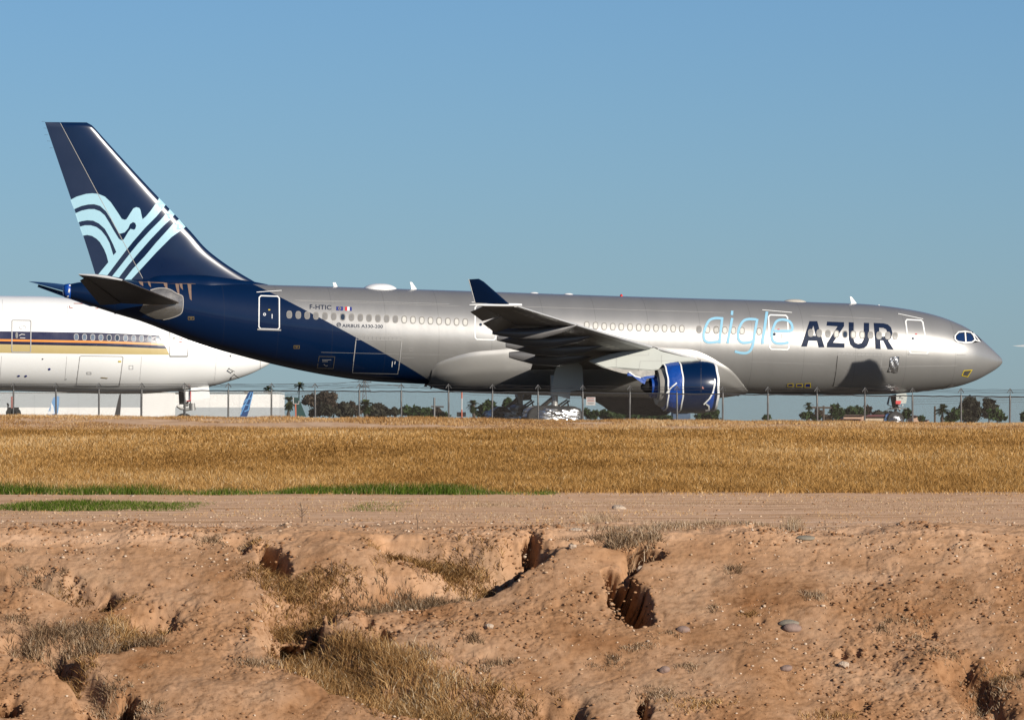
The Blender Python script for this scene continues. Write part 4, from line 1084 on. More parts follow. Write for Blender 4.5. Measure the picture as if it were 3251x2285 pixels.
AZ = [('letter_a', [[(750, 437), (808, 261), (862, 261), (912, 442), (872, 443), (860, 398), (802, 396), (790, 437)], [(812, 360), (835, 292), (852, 362)]]),
      ('letter_z', [[(930, 264), (1048, 268), (1048, 296), (972, 410), (1052, 415), (1050, 445), (928, 442), (930, 413), (1003, 297), (926, 292)]]),
      ('letter_u', [[(1080, 268), (1115, 270), (1115, 385), (1122, 408), (1145, 419), (1170, 412), (1183, 388), (1185, 272), (1222, 273), (1222, 395), (1208, 430), (1185, 448), (1150, 453), (1115, 445), (1090, 422), (1080, 385)]]),
      ('letter_r', [[(1253, 273), (1322, 276), (1352, 284), (1374, 305), (1384, 343), (1374, 380), (1355, 395), (1392, 458), (1350, 456), (1318, 396), (1300, 394), (1302, 455), (1266, 452)], [(1291, 306), (1322, 308), (1340, 318), (1348, 338), (1340, 360), (1322, 368), (1295, 366)]])]
for nm, ls in AZ:
    decal(nm, [cE(l) for l in ls], S, M['navy_letter'], jet, 14, 0.005)

# cockpit windows
o = decal('windscreen', [cE([(1808, 368), (1818, 348), (1838, 333), (1865, 328), (1915, 327), (1950, 337), (1975, 362), (2003, 398), (1985, 404), (1940, 413), (1872, 417), (1830, 406), (1812, 392)])], S, M['black'], jet, 8, 0.01)
strokes('sealing_tape', [(cE([(1818, 388), (1818, 362), (1842, 338), (1888, 334), (1928, 340), (1946, 360), (1958, 392), (1935, 408), (1885, 411), (1838, 404)]), True), (cE([(1888, 336), (1893, 410)]), False), (cE([(1945, 347), (1990, 402), (1958, 394)]), False)], 4.0, S, M['tape'], o, 6, off=0.03)
for q in ([(1826, 384), (1828, 365), (1846, 346), (1882, 343), (1886, 402), (1843, 397)], [(1896, 345), (1924, 349), (1938, 366), (1948, 389), (1932, 400), (1898, 403)], [(1950, 352), (1960, 353), (1990, 394), (1968, 388)]):
    decal('cockpit_pane', [cE(q)], S, M['glass'], o, 8, 0.022)

# ---- wing to body fairing
UP = cC([(1640, 960), (1650, 930), (1700, 890), (1800, 850), (2000, 795), (2296, 765)]) + cD([(420, 718)]) + [(1750, 1099), (1950, 1094), (2060, 1097)] + c1([(1150, 95), (1500, 115), (1640, 140), (1850, 230), (2000, 320), (2140, 410), (2250, 520), (2340, 640)]) + [(2375, 1240)]
ue = [S(px, py, 0) for px, py in UP]
ax_ = []
for p in ue:
    c, rz, ry = body.ring(p.x); ax_.append(math.atan2(-p.y / ry, (p.z - c) / rz))
aedge = pchip([p.x for p in ue], ax_)
xe0, xe1 = min(p.x for p in ue), max(p.x for p in ue)
rings = []
for x in np.linspace(xe0 + 0.01, xe1 - 0.01, 90):
    a0 = float(aedge(x)); t = (x - xe0) / (xe1 - xe0)
    endt = min(1, min(t / 0.10, (1 - t) / 0.16)); endt = endt * (2 - endt)
    R = []
    for k in range(49):
        a = a0 + (2 * math.pi - 2 * a0) * k / 48
        e = min(k, 48 - k) / 24
        bulge = 0.04 + (0.34 * endt) * min(1, e * 3.2) * (1 if e < .5 else 1)
        R.append(body.at(x, a, bulge if 0 < k < 48 else -0.02))
    rings.append(R)
v, f = loft(rings, closed=False, cap0=False, cap1=False)
bf = mk('belly_fairing', v, f, paint('satin_grey_fairing', (0.47, 0.455, 0.43), 0.42, 0.5, 0.3, 0.06, 0.7, coat_rough=0.2), jet, True)
def Sb(px, py, off=0.02): return S(px, py, 0.40 + off)

# ---- wings
LE0 = FR.A(2227, 1144, -2.8); LE1 = FR.A(1628, 967, -28.6)
def le(y):      # y >= 0: distance outboard
    t = (y - 2.8) / 25.8
    return LE0[0] + (LE1[0] - LE0[0]) * t, LE0[2] + (LE1[2] - LE0[2]) * (t - 0.03 * math.sin(math.pi * min(1, max(0, t))))
def chord(y): return float(np.interp(y, [0, 2.8, 9.6, 28.6], [12.0, 10.4, 7.1, 2.45]))
def inc(y): return float(np.interp(y, [0, 9, 20, 28.6], [0.055, 0.045, 0.02, 0.0]))
def tk(y): return float(np.interp(y, [0, 9, 20, 28.6], [0.125, 0.105, 0.095, 0.09]))
def te(y):
    x, z = le(y); c = chord(y); return x - c, z - c * inc(y)
def wing_part(name, y0, y1, c0, c1, mat, side, n=22, ny=16, grow=0.0):
    rings = []
    for y in np.linspace(y0, y1, ny):
        lx, lz = le(y); tx, tz = te(y); ch = chord(y)
        cs = c0 + (c1 - c0) * (np.linspace(0, 1, n)**1.6)
        up = [(lx + (tx - lx) * c, -side * y, lz + (tz - lz) * c + ch * tk(y) * naca(c) * 0.58 + grow) for c in cs]
        lo = [(lx + (tx - lx) * c, -side * y, lz + (tz - lz) * c - ch * tk(y) * naca(c) * 0.42 - grow) for c in cs[::-1]]
        rings.append(up + lo)
    v, f = loft(rings)
    if side < 0: f = [q[::-1] for q in f]
    return mk(name, v, f, mat, jet, True, 45)
def droop(name, y0, y1, c0, drop, mat, side, c1=1.0, gap=0.0):
    """hinged surface behind chord fraction c0, its trailing edge lowered"""
    rings = []
    for y in np.linspace(y0, y1, 5):
        lx, lz = le(y); tx, tz = te(y); ch = chord(y)
        hx, hz = lx + (tx - lx) * c0 - 0.02, lz + (tz - lz) * c0
        ex, ez = lx + (tx - lx) * c1, lz + (tz - lz) * c1 - drop
        th = ch * tk(y) * naca(c0) * 0.95
        R = []
        for c in np.linspace(0, 1, 8): R.append((hx + (ex - hx) * c, -side * y, hz + (ez - hz) * c + th * 0.58 * (1 - c) + 0.01))
        for c in np.linspace(1, 0, 8): R.append((hx + (ex - hx) * c, -side * y, hz + (ez - hz) * c - th * 0.42 * (1 - c) - 0.01))
        rings.append(R)
    v, f = loft(rings)
    return mk(name, v, f, mat, jet, True, 45)
for side in (1, -1):
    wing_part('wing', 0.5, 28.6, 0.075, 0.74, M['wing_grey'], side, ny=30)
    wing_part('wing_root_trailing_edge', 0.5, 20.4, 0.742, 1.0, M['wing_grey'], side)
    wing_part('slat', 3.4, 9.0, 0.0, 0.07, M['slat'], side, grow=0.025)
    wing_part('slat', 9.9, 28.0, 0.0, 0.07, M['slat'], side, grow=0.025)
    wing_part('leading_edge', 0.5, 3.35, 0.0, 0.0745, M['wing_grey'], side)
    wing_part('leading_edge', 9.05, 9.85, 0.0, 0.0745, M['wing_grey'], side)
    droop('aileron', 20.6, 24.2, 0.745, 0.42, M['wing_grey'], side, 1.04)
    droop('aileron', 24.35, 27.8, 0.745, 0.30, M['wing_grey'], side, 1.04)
    # tip fence and winglet
    lx, lz = le(28.6); tx, tz = te(28.6)
    rings = []
    for t, ww in ((0, 1.0), (0.12, 1.25), (0.35, 1.3), (0.7, 1.1), (1, 0.3)):
        x = lx + 0.5 + (tx - lx - 0.5) * t; z = lz + (tz - lz) * t
        rings.append([(x, -side * (28.62 + 0.10 * ww * math.sin(a)), z - 0.02 + 0.075 * ww * math.cos(a)) for a in np.linspace(0, 2 * math.pi, 13)[:-1]])
    v, f = loft(rings); mk('wing_tip_fairing', v, f, M['white_paint'], jet, True, 60)
    B0 = FR.A(1617, 965, -28.75); B1 = FR.A(1508, 961, -28.75); T0 = FR.A(1525.5, 885, -29.9); T1 = FR.A(1488, 887, -29.9)
    rings = []
    for t in np.linspace(0, 1, 10):
        a = Vector(B0).lerp(Vector(T0), t); b = Vector(B1).lerp(Vector(T1), t)
        if t == 1: a.x -= 0.1
        ch = a.x - b.x; R = []
        for c in np.linspace(0, 1, 12)**1.5: R.append((a.x - ch * c, -side * (abs(a.y) + 0.06 * ch * naca(c) + 0.01), a.z + (b.z - a.z) * c))
        for c in (np.linspace(0, 1, 12)**1.5)[::-1]: R.append((a.x - ch * c, -side * (abs(a.y) - 0.06 * ch * naca(c) - 0.01), a.z + (b.z - a.z) * c))
        rings.append(R)
    v, f = loft(rings); wl = mk('winglet', v, f, M['navy'], jet, True, 45)
    mb = MB(); mb.tube([(B1[0], -side * 28.75, B1[2]), (T1[0], -side * 29.9, T1[2])], 0.022, 6); mb.build('winglet_edge', M['tape'], wl)
    # flap track fairings
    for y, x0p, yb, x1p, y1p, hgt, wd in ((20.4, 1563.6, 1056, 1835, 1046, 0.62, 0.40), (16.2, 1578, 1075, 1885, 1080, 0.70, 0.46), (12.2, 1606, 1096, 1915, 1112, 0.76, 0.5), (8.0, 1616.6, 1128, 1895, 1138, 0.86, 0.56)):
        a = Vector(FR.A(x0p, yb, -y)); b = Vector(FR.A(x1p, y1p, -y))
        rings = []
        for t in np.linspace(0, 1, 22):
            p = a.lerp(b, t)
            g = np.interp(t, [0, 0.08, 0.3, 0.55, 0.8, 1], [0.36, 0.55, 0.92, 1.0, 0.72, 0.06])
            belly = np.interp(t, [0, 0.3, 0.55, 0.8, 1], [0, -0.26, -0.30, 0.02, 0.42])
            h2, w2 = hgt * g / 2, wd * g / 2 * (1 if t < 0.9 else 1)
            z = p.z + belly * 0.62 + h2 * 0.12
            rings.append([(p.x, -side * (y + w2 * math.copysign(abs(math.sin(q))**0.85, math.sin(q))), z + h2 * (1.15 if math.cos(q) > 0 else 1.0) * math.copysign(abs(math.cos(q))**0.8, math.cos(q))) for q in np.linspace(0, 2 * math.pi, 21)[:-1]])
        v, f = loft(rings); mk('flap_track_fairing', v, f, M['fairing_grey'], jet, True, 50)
# bright scuffed sealant and access panels under the outer wing
def under(px, py):
    """point of the starboard wing underside seen at a photo pixel"""
    best = None
    lo, hi = 3.0, 28.4
    for _ in range(2):
        for y in np.linspace(lo, hi, 60):
            x, _y, z = FR.A(px, py, -y); lx, lz = le(y); tx, tz = te(y)
            c = (lx - x) / (lx - tx)
            if c < 0.02 or c > 0.98: continue
            zz = lz + (tz - lz) * c - chord(y) * tk(y) * naca(c) * 0.42
            if best is None or abs(zz - z) < best[0]: best = (abs(zz - z), x, y, zz)
        if best is None: break
        lo, hi = best[2] - 0.5, best[2] + 0.5
    return best
# streak panels: small hatches along the underside, laid out in wing coordinates
for k, y in enumerate(np.linspace(11.0, 26.5, 20)):
    c0, c1_ = 0.22, 0.30
    me_v = []
    for yy in (y - 0.26, y + 0.26):
        for c in (c0, c1_):
            lx, lz = le(yy); tx, tz = te(yy)
            me_v.append((lx + (tx - lx) * c, -yy, lz + (tz - lz) * c - chord(yy) * tk(yy) * naca(c) * 0.42 - 0.006))
    mk('tank_access_panel', me_v, [(0, 1, 3, 2)], M['bare'], jet, False)

# ---- horizontal stabilisers
def surf(name, P, th, mat, n=12, ny=8, taper=1.0):
    """P: le_in, te_in, le_out, te_out ; thin lens section"""
    li, ti, lo, to = map(Vector, P); rings = []
    for t in np.linspace(0, 1, ny):
        a = li.lerp(lo, t); b = ti.lerp(to, t); ch = abs(a.x - b.x); R = []
        for c in np.linspace(0, 1, n)**1.5: R.append((a.x + (b.x - a.x) * c, a.y + (b.y - a.y) * c, a.z + (b.z - a.z) * c + th * ch * naca(c) * 0.5 + 0.008))
        for c in (np.linspace(0, 1, n)**1.5)[::-1]: R.append((a.x + (b.x - a.x) * c, a.y + (b.y - a.y) * c, a.z + (b.z - a.z) * c - th * ch * naca(c) * 0.5 - 0.008))
        rings.append(R)
    v, f = loft(rings); return mk(name, v, f, mat, jet, True, 45)
M['stab'] = paint('brown_grey_stabiliser', (0.11, 0.09, 0.08), 0.42, 0.1, 0.1, 0.15, 1.0)
M['stab_blue'] = paint('blue_stabiliser', (0.012, 0.07, 0.16), 0.4, 0.0, 0.4, 0.1, 1.0)
A_ = FR.A
li = A_(569, 960, -1.6); lo = A_(388, 889, -9.5); to = A_(250, 873, -9.5)
hi_ = A_(385, 962, -1.9); ho = A_(276, 880, -9.2)
ti = (hi_[0], -1.6, hi_[2])
stab = surf('horizontal_stabiliser', (li, ti, lo, to), 0.12, M['stab'])
surf('elevator', ((hi_[0] - .03, -1.9, hi_[2]), A_(317.5, 968, -2.3), (ho[0] - .03, ho[1], ho[2]), A_(254, 890.6, -9.0)), 0.10, M['stab'])
mb = MB(); mb.tube([A_(250, 871, -9.55), A_(300, 874.5, -9.6), A_(345, 881, -9.58), A_(388, 889.5, -9.55)], [0.03, 0.08, 0.09, 0.05], 8); mb.build('stabiliser_tip', M['slat'], jet, True)
fs = surf('horizontal_stabiliser', ((li[0], 1.6, li[2]), (ti[0], 1.6, ti[2]), (lo[0] - .5, 9.6, lo[2]), A_(92, 893.6, 9.6)), 0.12, M['stab_blue'])
surf('elevator', ((hi_[0] - .03, 1.9, hi_[2] - 0.1), (A_(317.5, 968, -2.3)[0], 2.3, A_(317.5, 968, -2.3)[2]), (ho[0] - .6, 9.3, ho[2] - 0.05), A_(119, 910.6, 9.2)), 0.10, M['stab_blue'])
# bare metal apron round the stabiliser root
ap = cG([(1540, 540), (1600, 440), (1640, 300), (1700, 262), (1780, 242), (1880, 240), (1960, 258), (2040, 305), (2110, 335), (2130, 370), (2130, 480), (2115, 560), (2060, 600), (1960, 635), (1860, 655), (1760, 645), (1660, 605)])
decal('stabiliser_apron', [ap], S, M['bare'], jet, 10, 0.02)
strokes('apron_rim', [(smooth(cG([(1690, 262), (1780, 240), (1880, 238), (1960, 258), (2040, 305), (2110, 335), (2130, 370), (2130, 480), (2112, 560), (2060, 600), (1960, 635), (1860, 655)])), False)], 2.6, S, M['core'], jet, off=0.04)
# dust streaks left by rain under the fin fairing
st = []
for x, y0, y1, w in ((1560, 150, 210, 60), (1670, 150, 225, 34), (1890, 165, 250, 55), (2050, 180, 320, 50), (2215, 185, 400, 50), (2100, 178, 260, 40)):
    st.append(cG([(x - w / 2, y0 - 8), (x + w / 2, y0), (x + w / 3 + 10, y0 + (y1 - y0) * .4), (x + w / 5 + 22, y1), (x + 8, y1 - 20), (x - w / 6, y0 + (y1 - y0) * .5)]))
st.append(cG([(1510, 143), (2300, 172), (2300, 180), (1900, 172), (1510, 150)]))
decal('dust_streaks', st, S, paint('tan_dust', (0.22, 0.14, 0.10), 0.8, var=0.25, scale=6), jet, 10, 0.012)

# ---- engines and pylons
def rev(cx, cy, cz, prof, n=56, sy=1.0, a0=0, a1=2 * math.pi):
    rings = [[(x, cy + r * math.sin(a), cz + r * math.cos(a)) for a in np.linspace(0, 2 * math.pi, n + 1)[:-1]] for x, r in prof]
    return rings
def xof(cropx, ly): return FR.A(1850 + cropx / 4.592, 1228, ly)[0]
EY = -9.4
ex = lambda cx_: xof(cx_, EY)
EC = FR.A(2180, 1228.5, EY)[2]
lip = ex(1925)
prof = [(lip - 0.9, 1.18), (lip - 0.45, 1.16), (lip - 0.16, 1.20), (lip - 0.03, 1.28), (lip, 1.33), (lip - 0.05, 1.38), (lip - 0.2, 1.445), (lip - 0.5, 1.505), (lip - 0.95, 1.535), (lip - 1.5, 1.53), (ex(1385), 1.49)]
v, f = loft(rev(0, EY, EC, prof), cap0=False, cap1=False); nac = mk('engine_cowl', v, f, M['navy'], jet, True, 60)
v, f = loft(rev(0, EY, EC, [(ex(1384), 1.50), (ex(1330), 1.485), (ex(1260), 1.45), (ex(1190), 1.37), (ex(1165), 1.33), (ex(1164), 1.22)]), cap0=False, cap1=True)
# the plastic sheet sags and wrinkles
v = [(x + 0.05 * math.sin(7 * math.atan2(y - EY, z - EC)) * 0.4, EY + (y - EY) * (1 + 0.012 * math.sin(19 * math.atan2(y - EY, z - EC) + 3 * x)), EC + (z - EC) * (1 + 0.012 * math.sin(19 * math.atan2(y - EY, z - EC) + 3 * x))) for x, y, z in v]
pl = mk('plastic_wrap', v, f, M['tarp'], jet, True, 60)
def ring_tape(name, x, r, w, par, slant=0.0, mat='tape'):
    rings = []
    for dx, dr in ((-w / 2, 0.0), (-w / 2, 0.03), (w / 2, 0.03), (w / 2, 0.0)):
        rings.append([(x + dx + slant * math.cos(a) + 0.015 * math.sin(9 * a), EY + (r + dr) * math.sin(a), EC + (r + dr) * math.cos(a)) for a in np.linspace(0, 2 * math.pi, 57)[:-1]])
    v, f = loft(rings, cap0=False, cap1=False); return mk(name, v, f, M[mat], par, True, 60)
ring_tape('sealing_tape', ex(1386), 1.495, 0.08, pl)
ring_tape('sealing_tape', ex(1178), 1.36, 0.08, pl, -0.05)
ring_tape('lip_tape', lip - 0.09, 1.40, 0.13, nac)
# loose diagonal strip of tape over the wrap and torn sheet by the lip
def Sn(px, py, off=0.02, R=None):
    ly = EY - 1.2
    for _ in range(12):
        x, _y, z = FR.A(px, py, ly)
        r = R if R else float(np.interp(x, [ex(1165), ex(1260), ex(1384), lip - 0.95, lip - 0.2, lip], [1.33, 1.45, 1.50, 1.535, 1.445, 1.34])) + off
        u = max(-0.995, min(0.995, (z - EC) / r)); ly = EY - r * math.sqrt(1 - u * u)
    return Vector((x, ly, EC + u * r))
strokes('sealing_tape', [(c1([(1225, 770), (1290, 690), (1372, 620)]), False), (c1([(1225, 772), (1270, 735)]), False)], 4, Sn, M['tape'], pl, 8, off=0.045)
o = decal('torn_plastic', [c1([(1770, 935), (1850, 850), (1905, 760), (1922, 640), (1925, 760), (1915, 870), (1890, 980), (1840, 1045), (1800, 1010), (1850, 990), (1835, 940), (1800, 915)])], Sn, M['tarp'], nac, 8, 0.03)
strokes('sealing_tape', [(c1([(1925, 560), (1922, 660), (1900, 760), (1850, 850), (1765, 937)]), False), (c1([(1790, 1025), (1845, 1015), (1840, 960), (1800, 930)]), False)], 4.5, Sn, M['tape'], o, 8, off=0.05)
strokes('cowl_seam', [(c1([(1725, 330), (1725, 600), (1725, 760)]), False)], 1.0, Sn, M['dark_line'], nac, 10, off=0.006)
decal('cowl_stencil', [c1([(1738, 680), (1752, 670), (1768, 705), (1742, 712)])], Sn, M['sign_red'], nac, 0, 0.01)
# cover over the intake
v, f = loft(rev(0, EY, EC, [(lip - 0.10, 1.24), (lip - 0.02, 0.9), (lip + 0.02, 0.4), (lip + 0.03, 0.05)]), cap0=False, cap1=True); mk('intake_cover', v, f, M['tarp'], nac, True)
# fan duct end, core cowl and nozzle
v, f = loft(rev(0, EY, EC, [(ex(1245), 1.22), (ex(1163), 1.20), (ex(1120), 1.14), (ex(1075), 1.04), (ex(1074), 0.8)]), cap0=False, cap1=True)
core = mk('core_cowl', v, f, M['core'], jet, True, 60)
v, f = loft(rev(0, EY, EC - 0.02, [(ex(1078), 0.66), (ex(1040), 0.64), (ex(985), 0.60)]), cap0=True, cap1=True); nz = mk('exhaust_nozzle_wrap', v, f, M['tarp'], jet, True, 60)
ring_tape('sealing_tape', ex(1072), 0.68, 0.09, nz)
v, f = loft(rev(0, EY, EC, [(ex(1000), 0.42), (ex(900), 0.30), (ex(850), 0.12)]), cap0=True, cap1=True); mk('exhaust_plug', v, f, M['dark_metal'], jet, True, 60)
def pylon(side, dx=0.0, dz=0.0):
    P = [(95, 300), (400, 200), (700, 150), (1000, 90), (1150, 165), (1440, 235), (1600, 262), (1720, 292), (1560, 312), (1380, 322), (1240, 350), (1150, 372), (1100, 430), (1000, 442), (800, 428), (490, 405), (420, 402), (335, 412), (240, 370)]
    pts = [FR.A(*q, EY - 0.32) for q in c1(P)]
    prof = [(p[0] + dx, p[2] + dz) for p in pts]
    bm = bmesh.new()
    vs = []
    for (x, z) in prof: vs.append(bm.verts.new((x, side * -(9.4 + 0.34), z)))
    fc = bm.faces.new(vs); r = bmesh.ops.extrude_face_region(bm, geom=[fc])
    for g in r['geom']:
        if isinstance(g, bmesh.types.BMVert): g.co.y = side * -(9.4 - 0.34)
    bmesh.ops.recalc_face_normals(bm, faces=bm.faces)
    bmesh.ops.bevel(bm, geom=[e for e in bm.edges], offset=0.05, segments=2, affect='EDGES', clamp_overlap=True)
    me = bpy.data.meshes.new('pylon'); bm.to_mesh(me); bm.free(); me.materials.append(M['grey_part'])
    o = bpy.data.objects.new('pylon', me); COL.objects.link(o); o.parent = jet
    return o
py_ = pylon(1)
Spy = lambda px, py, off=0.01: Vector(FR.A(px, py, -(9.4 + 0.34 + off)))
strokes('panel_seam', [(c1([(492, 225), (490, 400)]), False), (c1([(672, 185), (672, 220), (965, 218), (965, 180)]), False), (c1([(1150, 215), (1150, 340)]), False), (c1([(820, 440), (840, 300), (1150, 300), (1400, 295)]), False)], 1.0, Spy, M['line'], py_, 0)
P = c1([(320, 408), (440, 402), (650, 428), (1030, 442), (1040, 512), (850, 545), (700, 500), (560, 480), (420, 440)])
mb = MB(); mb.prism([(q[0], q[2]) for q in [FR.A(a, b, EY) for a, b in P]], EY - 0.3, EY + 0.3); mb.build('pylon_aft_fairing', M['bare'], jet, True, 30)
P = c1([(650, 482), (700, 470), (770, 528), (850, 545), (930, 520), (1040, 512), (1050, 540), (930, 560), (900, 640), (850, 615), (790, 570), (720, 520), (650, 515)])
mb = MB(); mb.prism([(q[0], q[2]) for q in [FR.A(a, b, EY - .33) for a, b in P]], EY - 0.37, EY - 0.33); o = mb.build('torn_plastic', M['tarp'], jet)
o = mk('torn_tape', [Vector(FR.A(*p, EY - 0.38)) for p in c1([(665, 462), (690, 455), (765, 515), (850, 540), (845, 552), (760, 530)])], [tuple(range(6))], M['tape'], jet, False)
# far engine wrapped in black sheet
FX, FZc = FR.A(2131, 1220, 9.4)[0], 4.55 - ZG + 0.02
rg = [(0.02, 0.6), (0.0, 1.30), (-0.25, 1.47), (-0.9, 1.53), (-2.2, 1.50), (-3.2, 1.42), (-3.9, 1.25), (-4.3, 0.95), (-4.9, 0.62), (-5.6, 0.5)]
v, f = loft([[(FX + x, 9.4 + r * (1 + 0.02 * math.sin(5 * a + x * 3)) * math.sin(a), FZc + r * (1 + 0.015 * math.sin(7 * a + x * 2)) * math.cos(a)) for a in np.linspace(0, 2 * math.pi, 45)[:-1]] for x, r in rg])
mk('wrapped_engine', v, f, M['black'], jet, True, 60)
pylon(-1, FX - lip, 0.0)

# ---- undercarriage
def foil_lump(name, cx, cy, cz, lx_, ly_, lz_, par, seed, mat='foil', p=3.0, crease=0.06, sub=5):
    bm = bmesh.new(); bmesh.ops.create_icosphere(bm, subdivisions=sub, radius=1)
    ph = random.Random(seed); o1, o2 = ph.uniform(0, 9), ph.uniform(0, 9)
    co = np.array([v.co[:] for v in bm.verts])
    nrm = (np.abs(co)**p).sum(1)**(1 / p)
    s_ = co / nrm[:, None]
    X, Y, Zz = s_[:, 0] * lx_, s_[:, 1] * ly_, s_[:, 2] * lz_
    k = (np.abs(fbm(X * 0.8 + o1, Zz * 5.0 + Y * .8 + np.sin(X * 1.3) * 0.8 + o2, 3, 0.5)) * 1.6 - 0.4) * crease * 1.7 + crease * 0.35 * (np.abs(fbm(X * 3 + o2, Zz * 7 + Y * 3, 3)) - 0.3)
    q = s_ * (1 + (k / max(lz_, 0.1))[:, None])
    for v, c in zip(bm.verts, q): v.co = (cx + c[0] * lx_, cy + c[1] * ly_, cz + c[2] * lz_)
    me = bpy.data.meshes.new(name); bm.to_mesh(me); bm.free(); me.materials.append(M[mat])
    me.polygons.foreach_set('use_smooth', [True] * len(me.polygons)); me.set_sharp_from_angle(angle=math.radians(28))
    o = bpy.data.objects.new(name, me); COL.objects.link(o); o.parent = par; return o
M['foil_dark'] = paint('shaded_dark_foil', (0.10, 0.11, 0.13), 0.3, 0.8, 0, 0.3, 3, bump=0.5, bscale=5)
def wheel(par, x, y, z, r=0.68, w=0.45):
    mb = MB(); n = 28
    pr = [(-w / 2, r * 0.55), (-w / 2, r * 0.9), (-w * 0.38, r), (w * 0.38, r), (w / 2, r * 0.9), (w / 2, r * 0.55)]
    rings = [[(x + q * math.sin(a), y + d, z + q * math.cos(a)) for a in np.linspace(0, 2 * math.pi, n + 1)[:-1]] for d, q in pr]
    v, f = loft(rings); mb.add(v, f); return mb.build('wheel', M['rubber'], par, True)
for side, gx, wx0, wx1 in ((1, 1761, 1662, 1846), (-1, 1650, 1549, 1700)):
    ly = -5.34 * side
    g = FR.A(gx, 1300, ly); a0 = FR.A(wx0, 1300, ly)[0]; a1 = FR.A(wx1, 1300, ly)[0]
    gr = empty('main_landing_gear', (0, 0, 0), 0, parent=jet)
    mb = MB(); mb.tube([(g[0], ly, 0.7), (g[0], ly, 2.0)], 0.20, 16); mb.tube([(g[0], ly, 1.95), (g[0], ly, 3.2)], 0.27, 16); mb.build('shock_strut', M['strut'], gr, True)
    mb = MB(); mb.tube([(g[0] - 0.05, ly, 1.9), (g[0] - 1.0, ly + 0.2 * side, 1.1)], 0.13, 10)
    mb.tube([(g[0] + 0.15, ly, 1.35), (g[0] + 0.75, ly, 1.75), (g[0] + 0.85, ly, 1.25)], 0.06, 8); mb.tube([(g[0] + 0.2, ly, 1.2), (g[0] + 0.9, ly, 1.7)], 0.05, 8)
    mb.tube([(g[0], ly + 0.2, 1.5), (g[0] + 0.35, ly - 0.25, 1.3)], 0.05, 8); mb.build('torque_links', M['dark_metal'], gr, True)
    mb = MB(); mb.tube([(a0 + 0.9, ly, 0.66), (a1 - 0.9, ly, 0.72)], 0.16, 10); mb.build('bogie_beam', M['dark_metal'], gr, True)
    for xx in (a0 + 0.75, a1 - 0.75):
        for yy in (-0.7, 0.7): wheel(gr, xx, ly + yy, 0.69)
    mid, half = (a0 + a1) / 2, (a1 - a0) / 2
    if side == 1:
        foil_lump('wheel_foil_wrap', mid + 0.22, ly - 0.2, 0.70, half - 0.28, 1.0, 0.72, gr, 3, 'foil', 3.6, 0.07)
        foil_lump('wheel_foil_wrap', mid - 0.55, ly + 0.5, 0.74, half - 0.6, 0.7, 0.70, gr, 4, 'foil', 3.0, 0.08, 4)
        P = [(1325, 240), (1640, 240), (1690, 290), (1702, 480), (1712, 640), (1600, 640), (1520, 655), (1512, 680), (1512, 770), (1420, 740), (1240, 695), (1262, 500), (1290, 380)]
    else:
        foil_lump('wheel_foil_wrap', mid - 0.1, ly, 0.72, half + 0.1, 1.0, 0.66, gr, 6, 'foil', 2.6, 0.10)
        foil_lump('wheel_foil_wrap', mid + 0.35, ly, 1.05, half * 0.6, 0.8, 0.5, gr, 8, 'foil', 2.2, 0.10, 4)
        P = [(700, 560), (960, 560), (955, 700), (948, 780), (735, 790), (712, 720)]
    pts = [FR.A(*q, -(5.34 + 0.55) * side) for q in c2(P)]
    mb = MB(); mb.prism([(q[0], q[2]) for q in pts], -(5.34 + 0.60) * side, -(5.34 + 0.52) * side)
    mb.build('gear_door', M['grey_part'] if side == 1 else M['dark_metal'], gr)
# nose gear
ng = empty('nose_landing_gear', (0, 0, 0), 0, parent=jet)
N4 = lambda px, py, ly=0.0: FR.A(*c4([(px, py)])[0], ly)
g = N4(1060, 1000)
mb = MB(); a = N4(1040, 560); b = N4(1100, 880); mb.tube([a, b], 0.20, 14); mb.tube([b, N4(1090, 1060)], 0.09, 10); mb.build('nose_strut', M['dark_metal'], ng, True)
mb = MB(); mb.tube([N4(960, 910), N4(1200, 880, -0.3), N4(1370, 895, -0.3)], 0.035, 6); mb.tube([N4(990, 860), N4(890, 940), N4(960, 1020)], 0.03, 6)
mb.tube([N4(1130, 950), N4(1060, 1000)], 0.06, 6); mb.tube([N4(1130, 860), N4(1200, 950), N4(1150, 1020)], 0.04, 6); mb.tube([N4(1000, 900), N4(1120, 840), N4(1210, 930)], 0.06, 8); mb.tube([N4(900, 800), N4(1010, 840)], 0.02, 5); mb.build('steering_links', M['strut'], ng, True)
for p in ((1155, 815), (1245, 815)):
    q = N4(*p, -0.3); mb = MB(); mb.tube([q, (q[0] + 0.08, q[1], q[2])], [0.06, 0.085], 12); mb.build('taxi_light', M['tape'], ng, True)
mb = MB(); pts = [N4(*p, -0.62) for p in ((1112, 550), (1225, 528), (1355, 522), (1362, 560), (1385, 565), (1370, 650), (1350, 765), (1112, 775))]
mb.prism([(q[0], q[2]) for q in pts], -0.64, -0.60); dr = mb.build('nose_gear_door', M['grey_part'], ng)
def S4(px, py, off=0): return Vector(FR.A(px, py, -0.648))
a = c4([(1185, 655)])[0]; text_on('registration', 'IC', a[0], a[1], c4([(1282, 655)])[0][0], 12, 0, S4, M['navy_letter'], dr, 0.01)
mb = MB(); pts = [N4(*p, -0.7) for p in ((1100, 702), (1235, 705), (1212, 788), (1098, 778))]; mb.prism([(q[0], q[2]) for q in pts], -0.72, -0.70); mb.build('warning_flag', M['red'], ng)
mb = MB(); pts = [N4(*p, 0.62) for p in ((925, 610), (965, 590), (925, 795), (880, 790))]; mb.prism([(q[0], q[2]) for q in pts], 0.60, 0.64); mb.build('nose_gear_door', M['stab_blue'], ng)
for yy in (-0.36, 0.36): wheel(ng, N4(1050, 1100)[0], yy, 0.55, 0.52, 0.35)
